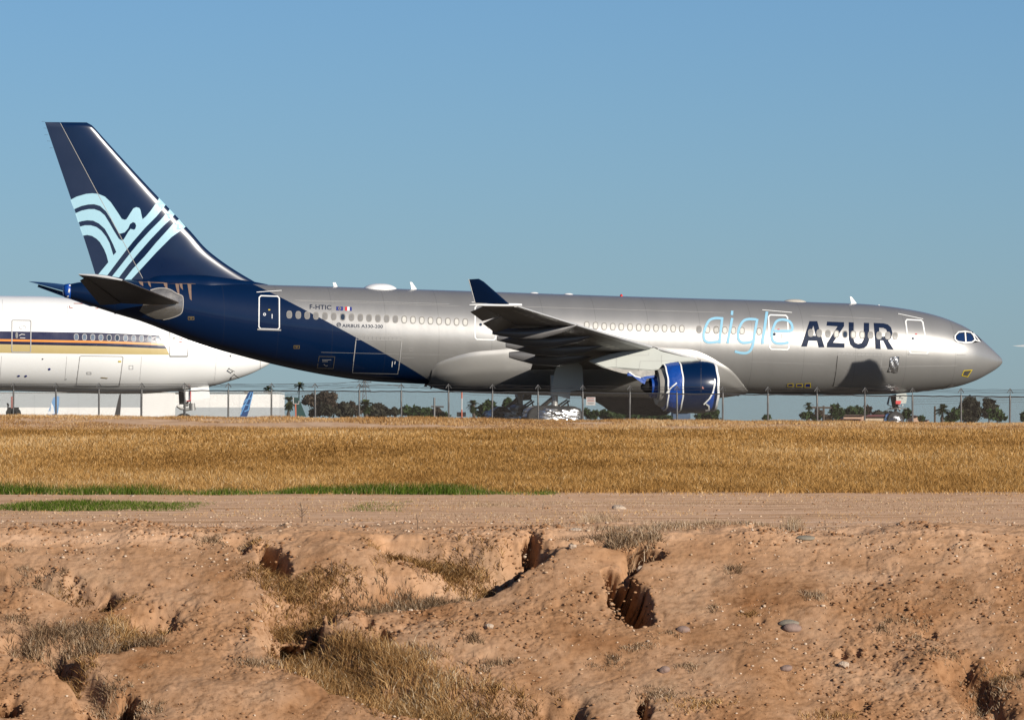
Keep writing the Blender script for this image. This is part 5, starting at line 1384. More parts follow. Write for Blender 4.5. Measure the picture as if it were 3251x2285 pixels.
w0, w1 = N4(822, 1100)[0], N4(1272, 1100)[0]
foil_lump('nose_wheel_foil_wrap', (w0 + w1) / 2, 0, 0.36, (w1 - w0) / 2, 0.8, 0.64, ng, 12, 'foil', 2.3, 0.06)

# ---- aerials and domes on the roof and belly
def dome(px0, px1, pyt, pyb, mat, name='aerial_dome', w=0.6):
    a = FR.A(px0, pyb, 0); b = FR.A(px1, pyb, 0); t = FR.A((px0 + px1) / 2, pyt, 0)
    c = (a[0] + b[0]) / 2; h = (b[0] - a[0]) / 2; hz = t[2] - (a[2] + b[2]) / 2; rings = []
    for u in np.linspace(-1, 1, 22):
        g = max(0.02, (1 - abs(u)**2.4))**0.6
        x = c + u * h; zb = a[2] + (b[2] - a[2]) * (u + 1) / 2 - 0.12
        rings.append([(x, w * g * math.sin(q), zb + (hz + 0.12) * g * max(0, math.cos(q)) + min(0, math.cos(q)) * 0.1) for q in np.linspace(0, 2 * math.pi, 21)[:-1]])
    v, f = loft(rings); return mk(name, v, f, mat, jet, True, 50)
dome(*[cC([(x, y)])[0][i] for x, y, i in ((1000, 0, 0), (1328, 0, 0), (0, 172, 1), (0, 222, 1))], M['white_paint'], 'satellite_dome', 0.75)
dome(*[cE([(x, y)])[0][i] for x, y, i in ((610, 0, 0), (795, 0, 0), (0, 108, 1), (0, 127, 1))], paint('cream_dome', (0.62, 0.58, 0.50), 0.4), 'satellite_dome', 0.5)
dome(*[cD([(x, y)])[0][i] for x, y, i in ((612, 0, 0), (712, 0, 0), (0, 235, 1), (0, 245, 1))], M['white_paint'], w=0.3)
dome(*[cD([(x, y)])[0][i] for x, y, i in ((905, 0, 0), (1008, 0, 0), (0, 244, 1), (0, 254, 1))], M['white_paint'], w=0.3)
dome(*[cE([(x, y)])[0][i] for x, y, i in ((1278, 0, 0), (1300, 0, 0), (0, 146, 1), (0, 153, 1))], M['white_paint'], w=0.1)
dome(*[cD([(x, y)])[0][i] for x, y, i in ((1396, 0, 0), (1426, 0, 0), (0, 253, 1), (0, 268, 1))], M['red'], 'beacon', 0.12)
def blade_aerial(pts, mat, name='blade_aerial', y=0.03, ly=0.0):
    q = [FR.A(a, b, ly) for a, b in pts]; mb = MB(); mb.prism([(p[0], p[2]) for p in q], ly - y, ly + y); return mb.build(name, mat, jet)
blade_aerial(cC([(735, 163), (762, 163), (780, 204), (785, 212), (735, 210), (745, 200)]), M['white_paint'])
blade_aerial(cC([(1439, 158), (1458, 160), (1500, 222), (1495, 232), (1440, 234), (1452, 220)]), M['white_paint'])
blade_aerial(cE([(1088, 89), (1100, 92), (1133, 135), (1130, 145), (1088, 146), (1096, 136)]), M['white_paint'])
blade_aerial(cC([(1568, 1110), (1590, 1112), (1612, 1084), (1612, 1070), (1580, 1070)]), M['dark_metal'])
blade_aerial(cC([(1622, 1130), (1632, 1132), (1675, 1086), (1675, 1070), (1645, 1070)]), M['dark_metal'])
blade_aerial(cC([(2060, 1158), (2085, 1160), (2115, 1130), (2115, 1115), (2085, 1115)]), M['dark_metal'])
blade_aerial(cE([(295, 778), (318, 780), (330, 765), (330, 750), (300, 752)]), M['dark_metal'])
blade_aerial(cG([(1200, 582), (1205, 570), (1250, 560), (1270, 580)]), M['dark_metal'])

# ================================================================== WHITE AIRLINER BEHIND
FW = Frame(440, 452.0, math.radians(11), ZG)
wj = empty('airliner', FW.loc(), FW.psi, 'stored white airliner with navy, orange and gold stripes behind the tail of the silver one', 'airliner')
WT = [(-900, 935), (-400, 936), (0, 939), (120, 940), (199, 944), (300, 950), (450, 968), (600, 1000), (700, 1032), (790, 1080), (845, 1122), (863, 1145)]
WB = [(-900, 1232), (-400, 1235), (0, 1240), (150, 1244), (360, 1250), (448, 1249.6), (575, 1239), (667, 1227), (728, 1210), (790, 1189), (835.6, 1167), (858, 1153), (863, 1145)]
wbody = Body(FW, WT, WB, lambda x: 1.0)
W = wbody.solve
wbody.mesh('fuselage', M['white_paint'], wj, 72, 110)
# plain tail cone closing the far end
c0, rz0, ry0 = wbody.ring(wbody.x0)
v, f = loft([[(wbody.x0 - 9 * t, ry0 * (1 - t**1.6 * .85) * math.sin(a), c0 + 1.6 * t * t + rz0 * (1 - t**1.6 * .85) * math.cos(a)) for a in np.linspace(0, 2 * math.pi, 49)[:-1]] for t in np.linspace(0, 1, 12)])
mk('tail_cone', v, f, M['white_paint'], wj, True, 60)
def lerpline(P, x):
    return float(np.interp(x, [p[0] for p in P], [p[1] for p in P]))
NT = [(-2300, 388), (0, 395), (860, 408), (1320, 430)]; OT = [(-2300, 452), (0, 460), (900, 476), (1352, 497)]
OB = [(-2300, 470), (0, 477), (900, 495), (1365, 513)]; GT = [(-2300, 495), (0, 502), (900, 520), (1381, 540)]; GB = [(-2300, 570), (0, 573), (700, 582), (1402, 589)]
def stripe(name, A1, B1, mat, off):
    xa = np.linspace(-2300, A1[-1][0], 30); xb = np.linspace(B1[-1][0], -2300, 30)
    return decal(name, [cF([(x, lerpline(A1, x)) for x in xa] + [(x, lerpline(B1, x)) for x in xb])], W, mat, wj, 20, off)
stripe('navy_stripe', NT, OT, M['navy_stripe'], 0.008)
stripe('orange_stripe', OT, OB, M['orange_stripe'], 0.008)
stripe('navy_stripe', OB, GT, M['navy_stripe'], 0.008)
stripe('gold_stripe', GT, GB, M['gold'], 0.008)
for i, x in enumerate([632, 700, 768, 836, 904, 971, 1040, 1107, 1173, 1240, 1306]):
    (px, py), = cF([(x, 443 + (x - 632) * 16 / 674)])
    o = decal('window', [oval(px, py, 15.5, 21)], W, M['line'], wj, 0, 0.016)
    decal('pane', [oval(px, py, 11.8, 17.6)], W, M['pane_dark'] if i in (4, 5) else M['pane_blue'], o, 0, 0.024)
for i in range(8):
    (px, py), = cF([(-120 - 68 * i, 425)])
    o = decal('window', [oval(px, py, 15.5, 21)], W, M['win_frame_shade'], wj, 0, 0.016); decal('pane', [oval(px, py, 10.5, 16.5)], W, M['pane_grey'], o, 0, 0.024)
def wdoor(pts, w=4.0):
    return strokes('door', [(smooth(pts + [pts[0]], 3)[:-1] if False else pts, True)], w, W, M['line'], wj, off=0.03)
o = wdoor(cF([(100, 312), (106, 304), (250, 306), (257, 315), (254, 560), (246, 568), (102, 566), (98, 558)]), 3.2)
(px, py), = cF([(138, 430)]); q = decal('door_window', [oval(px, py, 8, 19)], W, M['win_frame_shade'], o, 0, 0.04); decal('pane', [oval(px, py, 5, 15)], W, M['pane_grey'], q, 0, 0.05)
strokes('handle', [(cF([(158, 432), (178, 420), (206, 424)]), False), (cF([(165, 450), (208, 452)]), False)], 2.2, W, M['sign'], o, off=0.05)
strokes('door_stencil', [(cF([(160, 355), (190, 348), (216, 356), (214, 372), (188, 380), (162, 372)]), True)], 1.0, W, M['line'], o, off=0.03)
o = wdoor(cF([(1407, 330), (1560, 330), (1556, 596), (1550, 602), (1412, 602), (1407, 595)]), 2.6)
(px, py), = cF([(1443, 465)]); decal('door_window', [oval(px, py, 8, 18)], W, M['pane_grey'], o, 0, 0.04)
strokes('handle', [(cF([(1470, 462), (1488, 452), (1510, 462)]), False), (cF([(1476, 480), (1520, 484)]), False), (cF([(1484, 488), (1512, 488)]), False)], 2.0, W, M['sign_red'], o, off=0.04)
strokes('door_sill', [(cF([(1407, 602), (1554, 602)]), False)], 3.2, W, M['galv'], o, off=0.04)
o = strokes('cargo_door', [(cF([(672, 598), (1008, 603), (1020, 612), (990, 848), (632, 842), (662, 606)]), True)], 2.0, W, M['line'], wj, off=0.02)
decal('stencil', [cF([(980, 638), (1004, 639), (1004, 650), (980, 650)])], W, M['yellow'], o, 0, 0.03)
strokes('handle_recess', [(cF([(720, 732), (755, 732), (757, 748), (722, 748)]), True)], 1.2, W, M['line'], o, 0, off=0.03)
strokes('stencil', [(cF([(836, 776), (892, 782)]), False)], 2.0, W, M['ochre'], o, 0, off=0.03)
strokes('access_panel', [(cF([(1070, 678), (1102, 678), (1102, 708), (1070, 708)]), True)], 1.0, W, M['line'], wj, 0, off=0.02)
strokes('access_panel', [(cF([(1894, 588), (1920, 590), (1918, 630), (1892, 628)]), True)], 0.5, W, M['line'], wj, 0, off=0.02)
for x_ in (20, 560, 1180, 1800): strokes('panel_joint', [(cF([(x_, 130 + x_ * .1), (x_ - 4, 390)]), False), (cF([(x_ - 6, 600), (x_ - 22, 800)]), False)], 0.6, W, M['line'], wj, 16, off=0.012)
strokes('nose_joint', [(cF([(2157, 620), (2156, 710)]), False)], 1.3, W, M['line'], wj, 8, off=0.02)
for x, y, w, h in ((353, 624, 5, 4), (409, 707, 8, 7), (155, 763, 9, 5), (214, 764, 8, 6), (547, 790, 4, 2), (1371, 472, 4, 4), (1908, 600, 4, 6), (1923, 728, 4, 4)):
    (px, py), = cF([(x, y)]); decal('port', [oval(px, py, w, h, p=2)], W, M['flag_blue'] if w > 6 else M['dark_metal'], wj, 0, 0.03)
for a, b in (((1897, 702), (1940, 714)), ((1940, 750), (1978, 762))):
    (x0, y0), (x1, y1) = cF([a, b]); p = W(x0, y0, 0.02); q = W(x1, y1, 0.22); mb = MB(); mb.tube([p, p + Vector((0, -0.18, -.05)), q], [0.04, 0.03, 0.02], 6); mb.build('probe', M['dark_metal'], wj, True)
for pts in ([(576, 186), (578, 202), (602, 203)], [(790, 207), (815, 206)], [(612, 166), (692, 168)]):
    strokes('red_marking', [(cF(pts), False)], 2.2, W, M['sign_red'], wj, 0, off=0.02)
# nose gear of the white one
wg = empty('nose_landing_gear', (0, 0, 0), 0, parent=wj)
FN = lambda x, y, ly=0.0: FW.A(*cF([(x, y)])[0], ly)
mb = MB(); mb.tube([FN(1505, 870), FN(1512, 1000)], 0.24, 12); mb.tube([FN(1530, 880), FN(1528, 1080)], 0.09, 8); mb.build('nose_strut', M['dark_metal'], wg, True)
mb = MB(); mb.tube([FN(1465, 1012), FN(1500, 1035), FN(1560, 1040)], 0.10, 8); mb.tube([FN(1545, 975), FN(1580, 970), FN(1575, 1000)], 0.09, 8); mb.tube([FN(1540, 1045), FN(1620, 1030)], 0.10, 8)
mb.tube([FN(1590, 990), FN(1592, 1050)], 0.22, 10); mb.tube([FN(1520, 1000), FN(1560, 1000)], 0.14, 8); mb.build('steering_links', M['strut'], wg, True)
for yy in (-0.4, 0.4): wheel(wg, FN(1525, 1100)[0], yy, 0.52, 0.52, 0.4)
mb = MB(); p = [FN(x, y, -0.7) for x, y in ((1580, 855), (1728, 848), (1740, 945), (1582, 968))]; mb.prism([(q[0], q[2]) for q in p], -0.73, -0.69); d = mb.build('gear_door', M['white_paint'], wg)
strokes('door_edge', [(cF([(1580, 885), (1580, 968), (1545, 972)]), False)], 2.4, lambda a, b, o_: Vector(FW.A(a, b, -0.75)), M['flag_red'], d, 0)
mb = MB(); p = [FN(x, y, -0.55) for x, y in ((1520, 880), (1575, 880), (1575, 968), (1545, 972), (1522, 940))]; mb.prism([(q[0], q[2]) for q in p], -0.58, -0.55); mb.build('gear_door', M['white_paint'], wg)
# main gear out of frame keeps it standing
mg = empty('main_landing_gear', (0, 0, 0), 0, parent=wj)
for yy in (-5.5, 5.5):
    x_ = FW.A(-1000, 1300, 0)[0]
    mb = MB(); mb.tube([(x_, yy * .6, 3), (x_, yy, 0.7)], 0.3, 12); mb.build('strut', M['strut'], mg, True)
    for dx in (-1.4, 0, 1.4): wheel(mg, x_ + dx, yy, 0.68)

# ================================================================== FENCE
def fpt(px, py, d): return Vector(((px - CX) * d / F, d, EYE + (HZ - py) * d / F))
POSTS = [-235, -94, 43, 177.5, 314, 450, 586, 725, 862, 1000, 1141, 1274, 1424, 1563.5, 1708, 1850, 2000, 2149, 2295, 2438, 2594, 2746, 2897, 3051, 3207, 3368, 3530]
RX = [-235, 0, 862, 1466, 1850, 2295, 2746, 3207, 3530]; RY = [1238.5, 1239, 1240.5, 1243.5, 1247, 1251, 1255.5, 1259, 1262]
FD = lambda px: 366 - 26 * np.clip((px) / 3251.0, -.1, 1.1)    # the fence comes a little nearer towards the right
fence = empty('chain_link_fence', (0, 366, ZG), 0, 'tall chain link fence topped with barbed wire between the field and the airliners', 'fence')
O_ = Vector((0, 366, ZG))
def rail(px): return fpt(px, float(np.interp(px, RX, RY)), float(FD(px))) - O_
mbw = MB()
pxs = np.linspace(-235, 3530, 160)
mb = MB(); mb.tube([rail(x) + Vector((0, 0, 0.012 * math.sin(x * 0.11) + 0.01 * math.sin(x * .031))) for x in pxs], 0.036, 6); mb.build('top_rail', M['galv'], fence, True)
base = None
for i, px in enumerate(POSTS):
    r0 = rail(px)
    mb = MB(); ln_ = 0.03 * math.sin(i * 2.3); mb.tube([(r0.x + ln_, r0.y, -0.5), (r0.x, r0.y, r0.z + 0.06)], 0.052, 10); p = mb.build('post', M['galv'], fence, True)
    mb = MB()
    for s_ in (-1, 1): mb.tube([(r0.x, r0.y, r0.z + 0.42), (r0.x + s_ * 0.15, r0.y + s_ * 0.13, r0.z + 0.2 )], 0.022, 5)
    mb.tube([(r0.x, r0.y, r0.z), (r0.x, r0.y, r0.z + 0.42)], 0.02, 5)
    mb.build('barbed_wire_arm', M['galv'], p)
for k, (dz, dy) in enumerate(((0.36, -0.02), (0.27, 0.08), (0.19, -0.12))):
    mb = MB(); mb.tube([rail(x) + Vector((0, dy, dz + 0.012 * math.sin(x * .2 + k))) for x in pxs], 0.010, 4); mb.build('barbed_wire', M['wire'], fence)
# mesh: crossing diagonal wires
L0, L1 = rail(-235), rail(3530); ln_ = (L1 - L0).length; H = 2.3; pit = 0.075; V = []; Fc = []
n = int((ln_ + H) / pit)
for s_ in (1, -1):
    for k in range(n):
        u0 = k * pit - (H if s_ > 0 else 0); u1 = u0 + H * s_
        if s_ < 0: u0, u1 = k * pit, k * pit - H
        def P_(u, top):
            t = min(1, max(0, u / ln_)); px = -235 + t * 3765; r = rail(px); x = L0.x + (L1.x - L0.x) * t; return Vector((x, L0.y + (L1.y - L0.y) * t + 0.02 * s_, r.z - (0 if top else H)))
        a, b = P_(u0, False), P_(u1, True); d = 0.0035; q = len(V)
        V += [a + Vector((-d, 0, 0)), a + Vector((d, 0, 0)), b + Vector((d, 0, 0)), b + Vector((-d, 0, 0))]; Fc.append((q, q + 1, q + 2, q + 3))
mk('chain_link_mesh', V, Fc, M['wire'], fence, False)
def sign_board():
    a = fpt(*c1([(50, 828)])[0], 352.6); b = fpt(*c1([(185, 948)])[0], 352.6)
    w, h = b.x - a.x, a.z - b.z
    o = empty('warning_sign', ((a.x + b.x) / 2, 352.6, b.z), 0, 'white warning sign with faded red print hanging on the fence beside the foil-wrapped wheels', 'sign')
    mb = MB(); mb.box((0, 0, h / 2), (w, 0.02, h)); bd = mb.build('board', M['sign'], o)
    for z0, z1, m, mm_ in ((0.82, 0.92, 'sign_red', .1), (0.70, 0.74, 'sign_grey', .14), (0.63, 0.67, 'sign_grey', .14), (0.50, 0.60, 'sign_red', .1), (0.34, 0.38, 'sign_grey', .14), (0.27, 0.31, 'sign_grey', .14), (0.20, 0.24, 'sign_grey', .2), (0.12, 0.16, 'sign_grey', .26)):
        mb = MB(); mb.box((0, -0.013, h * (z0 + z1) / 2), (w * (1 - 2 * mm_), 0.004, h * (z1 - z0))); mb.build('print_line', M[m], o)
sign_board()

# ================================================================== FAR SIDE OF THE AIRFIELD
M['wall_white'] = paint('off_white_wall', (0.84, 0.82, 0.78), 0.8, var=0.05, scale=0.2)
M['wall_grey'] = paint('blue_grey_wall', (0.52, 0.55, 0.56), 0.8, var=0.05, scale=0.2)
M['wall_peach'] = paint('peach_stucco', (0.62, 0.40, 0.28), 0.85, var=0.08, scale=0.3)
M['wall_cream'] = paint('cream_stucco', (0.62, 0.50, 0.36), 0.85, var=0.08, scale=0.3)
M['roof_tile'] = paint('red_roof_tile', (0.34, 0.10, 0.08), 0.8, var=0.15, scale=1)
def blk(name, px0, px1, py0, py1, d, dep, mat, par, org, dy=0.0):
    a = fpt(px0, py1, d) - org; b = fpt(px1, py0, d) - org
    mb = MB(); mb.box(((a.x + b.x) / 2, dep / 2 + dy, (a.z + b.z) / 2), (b.x - a.x, dep, b.z - a.z)); return mb.build(name, mat, par)
def far_base(px, d, z=2.0): return Vector(((px - CX) * d / F, d, z))
d = 1750.0; o = far_base(300, d)
hg = empty('warehouse', o, 0, 'long low warehouse banded in grey and white under the white airliner', 'warehouse')
blk('upper_wall', -700, 446.5, 1246, 1293, d, 40, M['wall_grey'], hg, o)
blk('lower_wall', -700, 446.5, 1293.05, 1349, d, 40.2, M['wall_white'], hg, o)
blk('tall_door', 446.7, 556, 1246, 1349, d, 41, M['wall_white'], hg, o, -0.12)
blk('upper_wall', 556.2, 887, 1250.7, 1293, d, 40, M['wall_white'], hg, o)
blk('lower_wall', 556.2, 887, 1293.05, 1349, d, 40.2, M['wall_grey'], hg, o)
blk('roof_edge', -700, 887.5, 1245, 1246.4, d, 42, M['wall_white'], hg, o, -0.3)
for px in (110, 250, 666, 760):
    blk('wall_joint', px, px + 0.4, 1252, 1345, d, 0.1, M['wall_grey'], hg, o, -0.04)
def house(px0, px1, pyt, pyb, d, wall, roof, label, roofh=5, dep=12):
    o = far_base((px0 + px1) / 2, d); e = empty('house', o, 0, label, 'house')
    blk('wall', px0, px1, pyt, 1352, d, dep, wall, e, o)
    a = fpt(px0 - 2, pyt, d) - o; b = fpt(px1 + 2, pyt - roofh, d) - o
    x0, x1, z0, z1 = a.x, b.x, a.z, b.z; ins = min(3, (x1 - x0) * .2)
    v = [(x0, -0.6, z0 + .01), (x1, -0.6, z0 + .01), (x1, dep + .6, z0 + .01), (x0, dep + .6, z0 + .01), (x0 + ins, dep / 2, z1), (x1 - ins, dep / 2, z1)]
    mk('roof', v, [(0, 1, 5, 4), (1, 2, 5), (2, 3, 4, 5), (3, 0, 4), (3, 2, 1, 0)], roof, e, False)
    return e, o
house(2678, 2744, 1318, 1340, 980, M['wall_peach'], M['wall_peach'], 'low peach coloured building left of the nose wheel beyond the fence', 1.5)
house(2748, 2838, 1322, 1340, 985, M['wall_cream'], M['roof_tile'], 'low cream building with a red tiled roof just behind the nose wheel', 6)
house(2650, 2735, 1330, 1340, 960, M['roof_tile'], M['roof_tile'], 'dark red low wall in front of the peach building', 1)
house(2898, 2916, 1321, 1340, 985, M['wall_peach'], paint('dark_roof', (0.12, 0.04, 0.04), 0.8), 'small hut with a dark red roof right of the nose wheel', 3)
house(2896, 2950, 1333, 1342, 1000, M['wall_peach'], M['roof_tile'], 'low reddish shed far off to the right of the nose wheel', 2)
house(2137, 2192, 1307, 1330, 900, paint('rusty_blue_container', (0.07, 0.12, 0.20), 0.7, var=0.4, scale=1.5), paint('rust_top', (0.25, 0.12, 0.07), 0.8), 'rusty blue container visible under the near engine cowl', 1)

# fins of small stored aircraft far across the field
def stored(px_poly, d, mat, label, deco=None, cat='aircraft'):
    o = far_base(px_poly[0][0], d, -1.2); e = empty('stored_aircraft', o, 0, label, cat)
    P = [fpt(a, b, d) - o for a, b in px_poly]
    mb = MB(); mb.prism([(p.x, p.z) for p in P], -0.14, 0.14); fn = mb.build('tail_fin', mat, e)
    zb = min(p.z for p in P); xm = sum(p.x for p in P if p.z < zb + 1) / max(1, len([p for p in P if p.z < zb + 1])); 
    s_ = 1 if P[0].x > P[-1].x else -1
    ring = []
    for t, r in ((0, .15), (.08, .6), (.25, 1.1), (.6, 1.2), (.9, 1.0), (.98, .5), (1, .1)):
        ring.append([(xm - 3 * s_ + t * 14 * s_, r * math.sin(a), zb - 0.9 + r * math.cos(a) * 0.85) for a in np.linspace(0, 2 * math.pi, 17)[:-1]])
    v, f = loft(ring); mk('fuselage', v, f, M['white_paint'], e, True)
    mb = MB()
    for tx in (2, 9): mb.tube([(xm + s_ * tx, 0, zb - 1.2), (xm + s_ * tx, 0, 0.2)], 0.2, 8)
    mb.build('landing_gear', M['dark_metal'], e)
    if deco: deco(e, o, d)
    return e
stored([(188, 1258), (180, 1257), (170, 1262), (148, 1320), (178, 1320), (184, 1310), (188, 1280)], 1250, paint('light_blue_fin_paint', (0.22, 0.42, 0.72), 0.5, var=0.1, scale=0.4),
       'light blue tail fin of a stored aircraft in front of the grey and white warehouse',
       lambda e, o, d: mk('white_emblem', [fpt(a, b, d) - o + Vector((0, -0.16, 0)) for a, b in ((163, 1277), (170, 1290), (174, 1312), (158, 1316), (150, 1312), (158, 1302), (160, 1308))], [tuple(range(7))], M['white_paint'], e, False))
def pattern(e, o, d):
    m = paint('pale_blue_fin_pattern', (0.16, 0.42, 0.80), 0.5)
    for i, l in enumerate(([(798, 1244), (790, 1262), (776, 1290), (764, 1316)], [(801, 1262), (783, 1268), (775, 1278)], [(790, 1285), (775, 1285), (766, 1298)], [(790, 1300), (776, 1306)], [(803, 1246), (796, 1275), (788, 1300)])):
        me = stroke(l, 3.2); q = [fpt(v.co.x, v.co.y, d) - o + Vector((0, -0.16 - 0.01 * i, 0)) for v in me.vertices]; fs = [tuple(p.vertices) for p in me.polygons]; bpy.data.meshes.remove(me)
        mk('fin_marking', q, fs, m, e, False)
stored([(804, 1243), (796, 1241), (788, 1246), (774, 1275), (762, 1322), (784, 1322), (792, 1300), (798, 1270)], 1200, paint('deep_blue_fin_paint', (0.01, 0.06, 0.20), 0.5), 'dark blue tail fin with pale blue curls leaning in front of the warehouse', pattern)
stored([(932, 1261), (948, 1262), (972, 1322), (938, 1322)], 1150, paint('dark_teal_fin_paint', (0.005, 0.06, 0.055), 0.5), 'dark teal swept tail fin beside the orange post and fat palm')
def sooty(e, o, d): pass
stored([(384, 1250), (379, 1252), (370, 1290), (363, 1322), (381, 1322), (384, 1285)], 1100, paint('mottled_dark_fin', (0.045, 0.04, 0.04), 0.7, var=0.8, scale=0.9), 'mottled near-black tail fin standing in front of the grey warehouse wall')

def mast():
    d = 700.; o = far_base(1466, d); e = empty('orange_white_mast', o, 0, 'orange and white banded utility mast with a crossbar', 'mast')
    def seg(y0, y1, m, n):
        mb = MB(); a = fpt(1466, y0, d) - o; b = fpt(1466, y1, d) - o; mb.tube([(0, 0, b.z), (0, 0, a.z)], 0.075, 8); mb.build(n, m, e, True)
    seg(1222, 1265, M['orange_mast'], 'pole_band'); seg(1265, 1300, M['sign'], 'pole_band'); seg(1300, 1345, M['orange_mast'], 'pole_band')
    mb = MB(); a = fpt(1451, 1231, d) - o; b = fpt(1482, 1233, d) - o; mb.tube([a, b], 0.08, 6); mb.build('crossbar', M['orange_mast'], e)
    mb = MB(); a = fpt(1450, 1308, d) - o; b = fpt(1479, 1322, d) - o; mb.box(((a.x + b.x) / 2, 0.6, (a.z + b.z) / 2), (b.x - a.x, 1, a.z - b.z)); mb.build('equipment_box', M['dark_metal'], e)
mast()
def marker():
    d = 520.; o = far_base(938, d); e = empty('marker_board', o, 0, 'small dark square board in a white frame on an orange post', 'marker board')
    mb = MB(); a = fpt(938, 1283, d) - o; b = fpt(939, 1330, d) - o; mb.tube([(a.x, 0, a.z), (b.x, 0, b.z)], 0.06, 8); mb.build('post', M['orange_mast'], e, True)
    mb = MB(); mb.tube([fpt(p, q, d) - o for p, q in ((931, 1262), (931, 1281), (948, 1282), (949, 1272))], 0.045, 6); mb.build('frame', M['sign'], e)
    mb = MB(); a = fpt(932, 1262, d) - o; b = fpt(947, 1280, d) - o; mb.box(((a.x + b.x) / 2, 0.08, (a.z + b.z) / 2), (b.x - a.x, 0.05, a.z - b.z)); mb.build('board', paint('dark_green_board', (0.01, 0.05, 0.045), 0.5), e)
marker()
def upole(px, pyt, arm0, arm1, pya, d, label, m, dish=False):
    o = far_base(px, d); e = empty('utility_pole', o, 0, label, 'utility pole')
    mb = MB(); a = fpt(px, pyt, d) - o; mb.tube([(0, 0, 0), (0, 0, a.z)], 0.14, 8); mb.build('pole', m, e, True)
    if arm0:
        mb = MB(); mb.tube([fpt(arm0, pya, d) - o, fpt(arm1, pya + 1, d) - o], 0.14, 6); mb.build('crossarm', m, e)
    return e, o
upole(1379, 1262, 1368, 1409, 1290, 900, 'thin grey utility pole with a crossarm above leafless brush', M['galv'])
upole(2615, 1288, 2577, 2640, 1293, 850, 'brown pole with a long horizontal beam left of the round dark tree', M['bark'])
upole(2968, 1289, None, None, 0, 900, 'thin leaning pole left of the palm at the right', M['bark'])
def pylon_tower(px, pyt, wpx, d, label, arms):
    o = far_base(px, d); e = empty('power_pylon', o, 0, label, 'power pylon')
    top = (fpt(px, pyt, d) - o).z; w = wpx * d / F / 2; mb = MB(); n = 9
    for sx in (-1, 1):
        for sy in (-1, 1): mb.tube([(sx * w, sy * w, 0), (sx * w * 0.16, sy * w * 0.16, top)], 0.14, 4)
    for i in range(n):
        z0, z1 = top * i / n, top * (i + 1) / n; w0, w1 = w * (1 - .84 * i / n), w * (1 - .84 * (i + 1) / n)
        mb.tube([(-w0, -w0, z0), (w1, -w1, z1)], 0.08, 4); mb.tube([(w0, -w0, z0), (-w1, -w1, z1)], 0.08, 4)
    mb.build('lattice', M['galv'], e); mb = MB()
    for py_, hw in arms:
        z = (fpt(px, py_, d) - o).z; h = hw * d / F
        mb.tube([(-h, 0, z), (h, 0, z)], 0.12, 4); mb.tube([(-h, 0, z), (0, 0, z + 3)], 0.08, 4); mb.tube([(h, 0, z), (0, 0, z + 3)], 0.08, 4)
    mb.build('crossarm', M['galv'], e)
pylon_tower(1157, 1201, 24, 2600, 'pale lattice power pylon faint behind the tree line', ((1213, 22), (1228, 16), (1240, 20)))
def power_lines():
    d = 2600.; mb = MB()
    for y0, y1, y2, y3 in ((1262, 1232, 1210, 1205), (1270, 1250, 1225, 1222), (1222, 1218, 1213, 1228)):
        mb.tube([fpt(700, y0, d - 200), fpt(950, y1, d - 100), fpt(1140, y2, d), fpt(1300, y3, d), fpt(1500, y3 + 25, d + 200), fpt(2100, y3 + 45, d + 500)], 0.07, 4)
    for y in (1268, 1275, 1283):
        mb.tube([fpt(2900, y, d), fpt(3300, y - 8, d)], 0.05, 4)
    o = mb.build('power_line', M['galv']); tag(o, 'thin sagging power lines crossing the sky low behind the airliner', 'power line')
power_lines()
def cart():
    d = 470.; o = far_base(36, d); e = empty('ground_cart', o, 0, 'small dark ground cart standing at the far left under the white airliner', 'cart')
    q = lambda x, y: fpt(*cF([(x, y)])[0], d) - o
    mb = MB(); mb.tube([q(66, 995), q(66, 1090)], 0.06, 6); mb.tube([q(60, 1005), q(72, 1000)], 0.12, 8); mb.tube([q(62, 1030), q(158, 1030)], 0.05, 6); mb.tube([q(60, 1040), q(100, 1075), q(110, 1030)], 0.05, 6); mb.build('frame', M['dark_metal'], e, True)
    for x in (90, 132):
        mb = MB(); c = q(x, 1072); mb.tube([(c.x, -0.15, c.z), (c.x, 0.15, c.z)], 0.36, 16); mb.build('wheel', M['rubber'], e, True)
    mb = MB(); mb.tube([q(97, 935), q(97, 1080)], 0.07, 6); mb.build('pink_pole', M['sign_red'], e, True)
cart()
o = mk('far_airliner_wing', [fpt(*p, 1900) for p in ((3214, 1097.5), (3260, 1094), (3290, 1093), (3290, 1099), (3251, 1100.5), (3235, 1100))] + [fpt(*p, 1901) for p in ((3214, 1097.5), (3260, 1094), (3290, 1093), (3290, 1099), (3251, 1100.5), (3235, 1100))],
       [(0, 1, 2, 3, 4, 5), (11, 10, 9, 8, 7, 6)] + [(i, (i + 1) % 6, 6 + (i + 1) % 6, 6 + i) for i in range(6)], M['wall_grey'], None, False)
o.name = 'distant_aircraft'; tag(o, 'tiny pale distant aircraft in the sky right of the nose', 'aircraft')

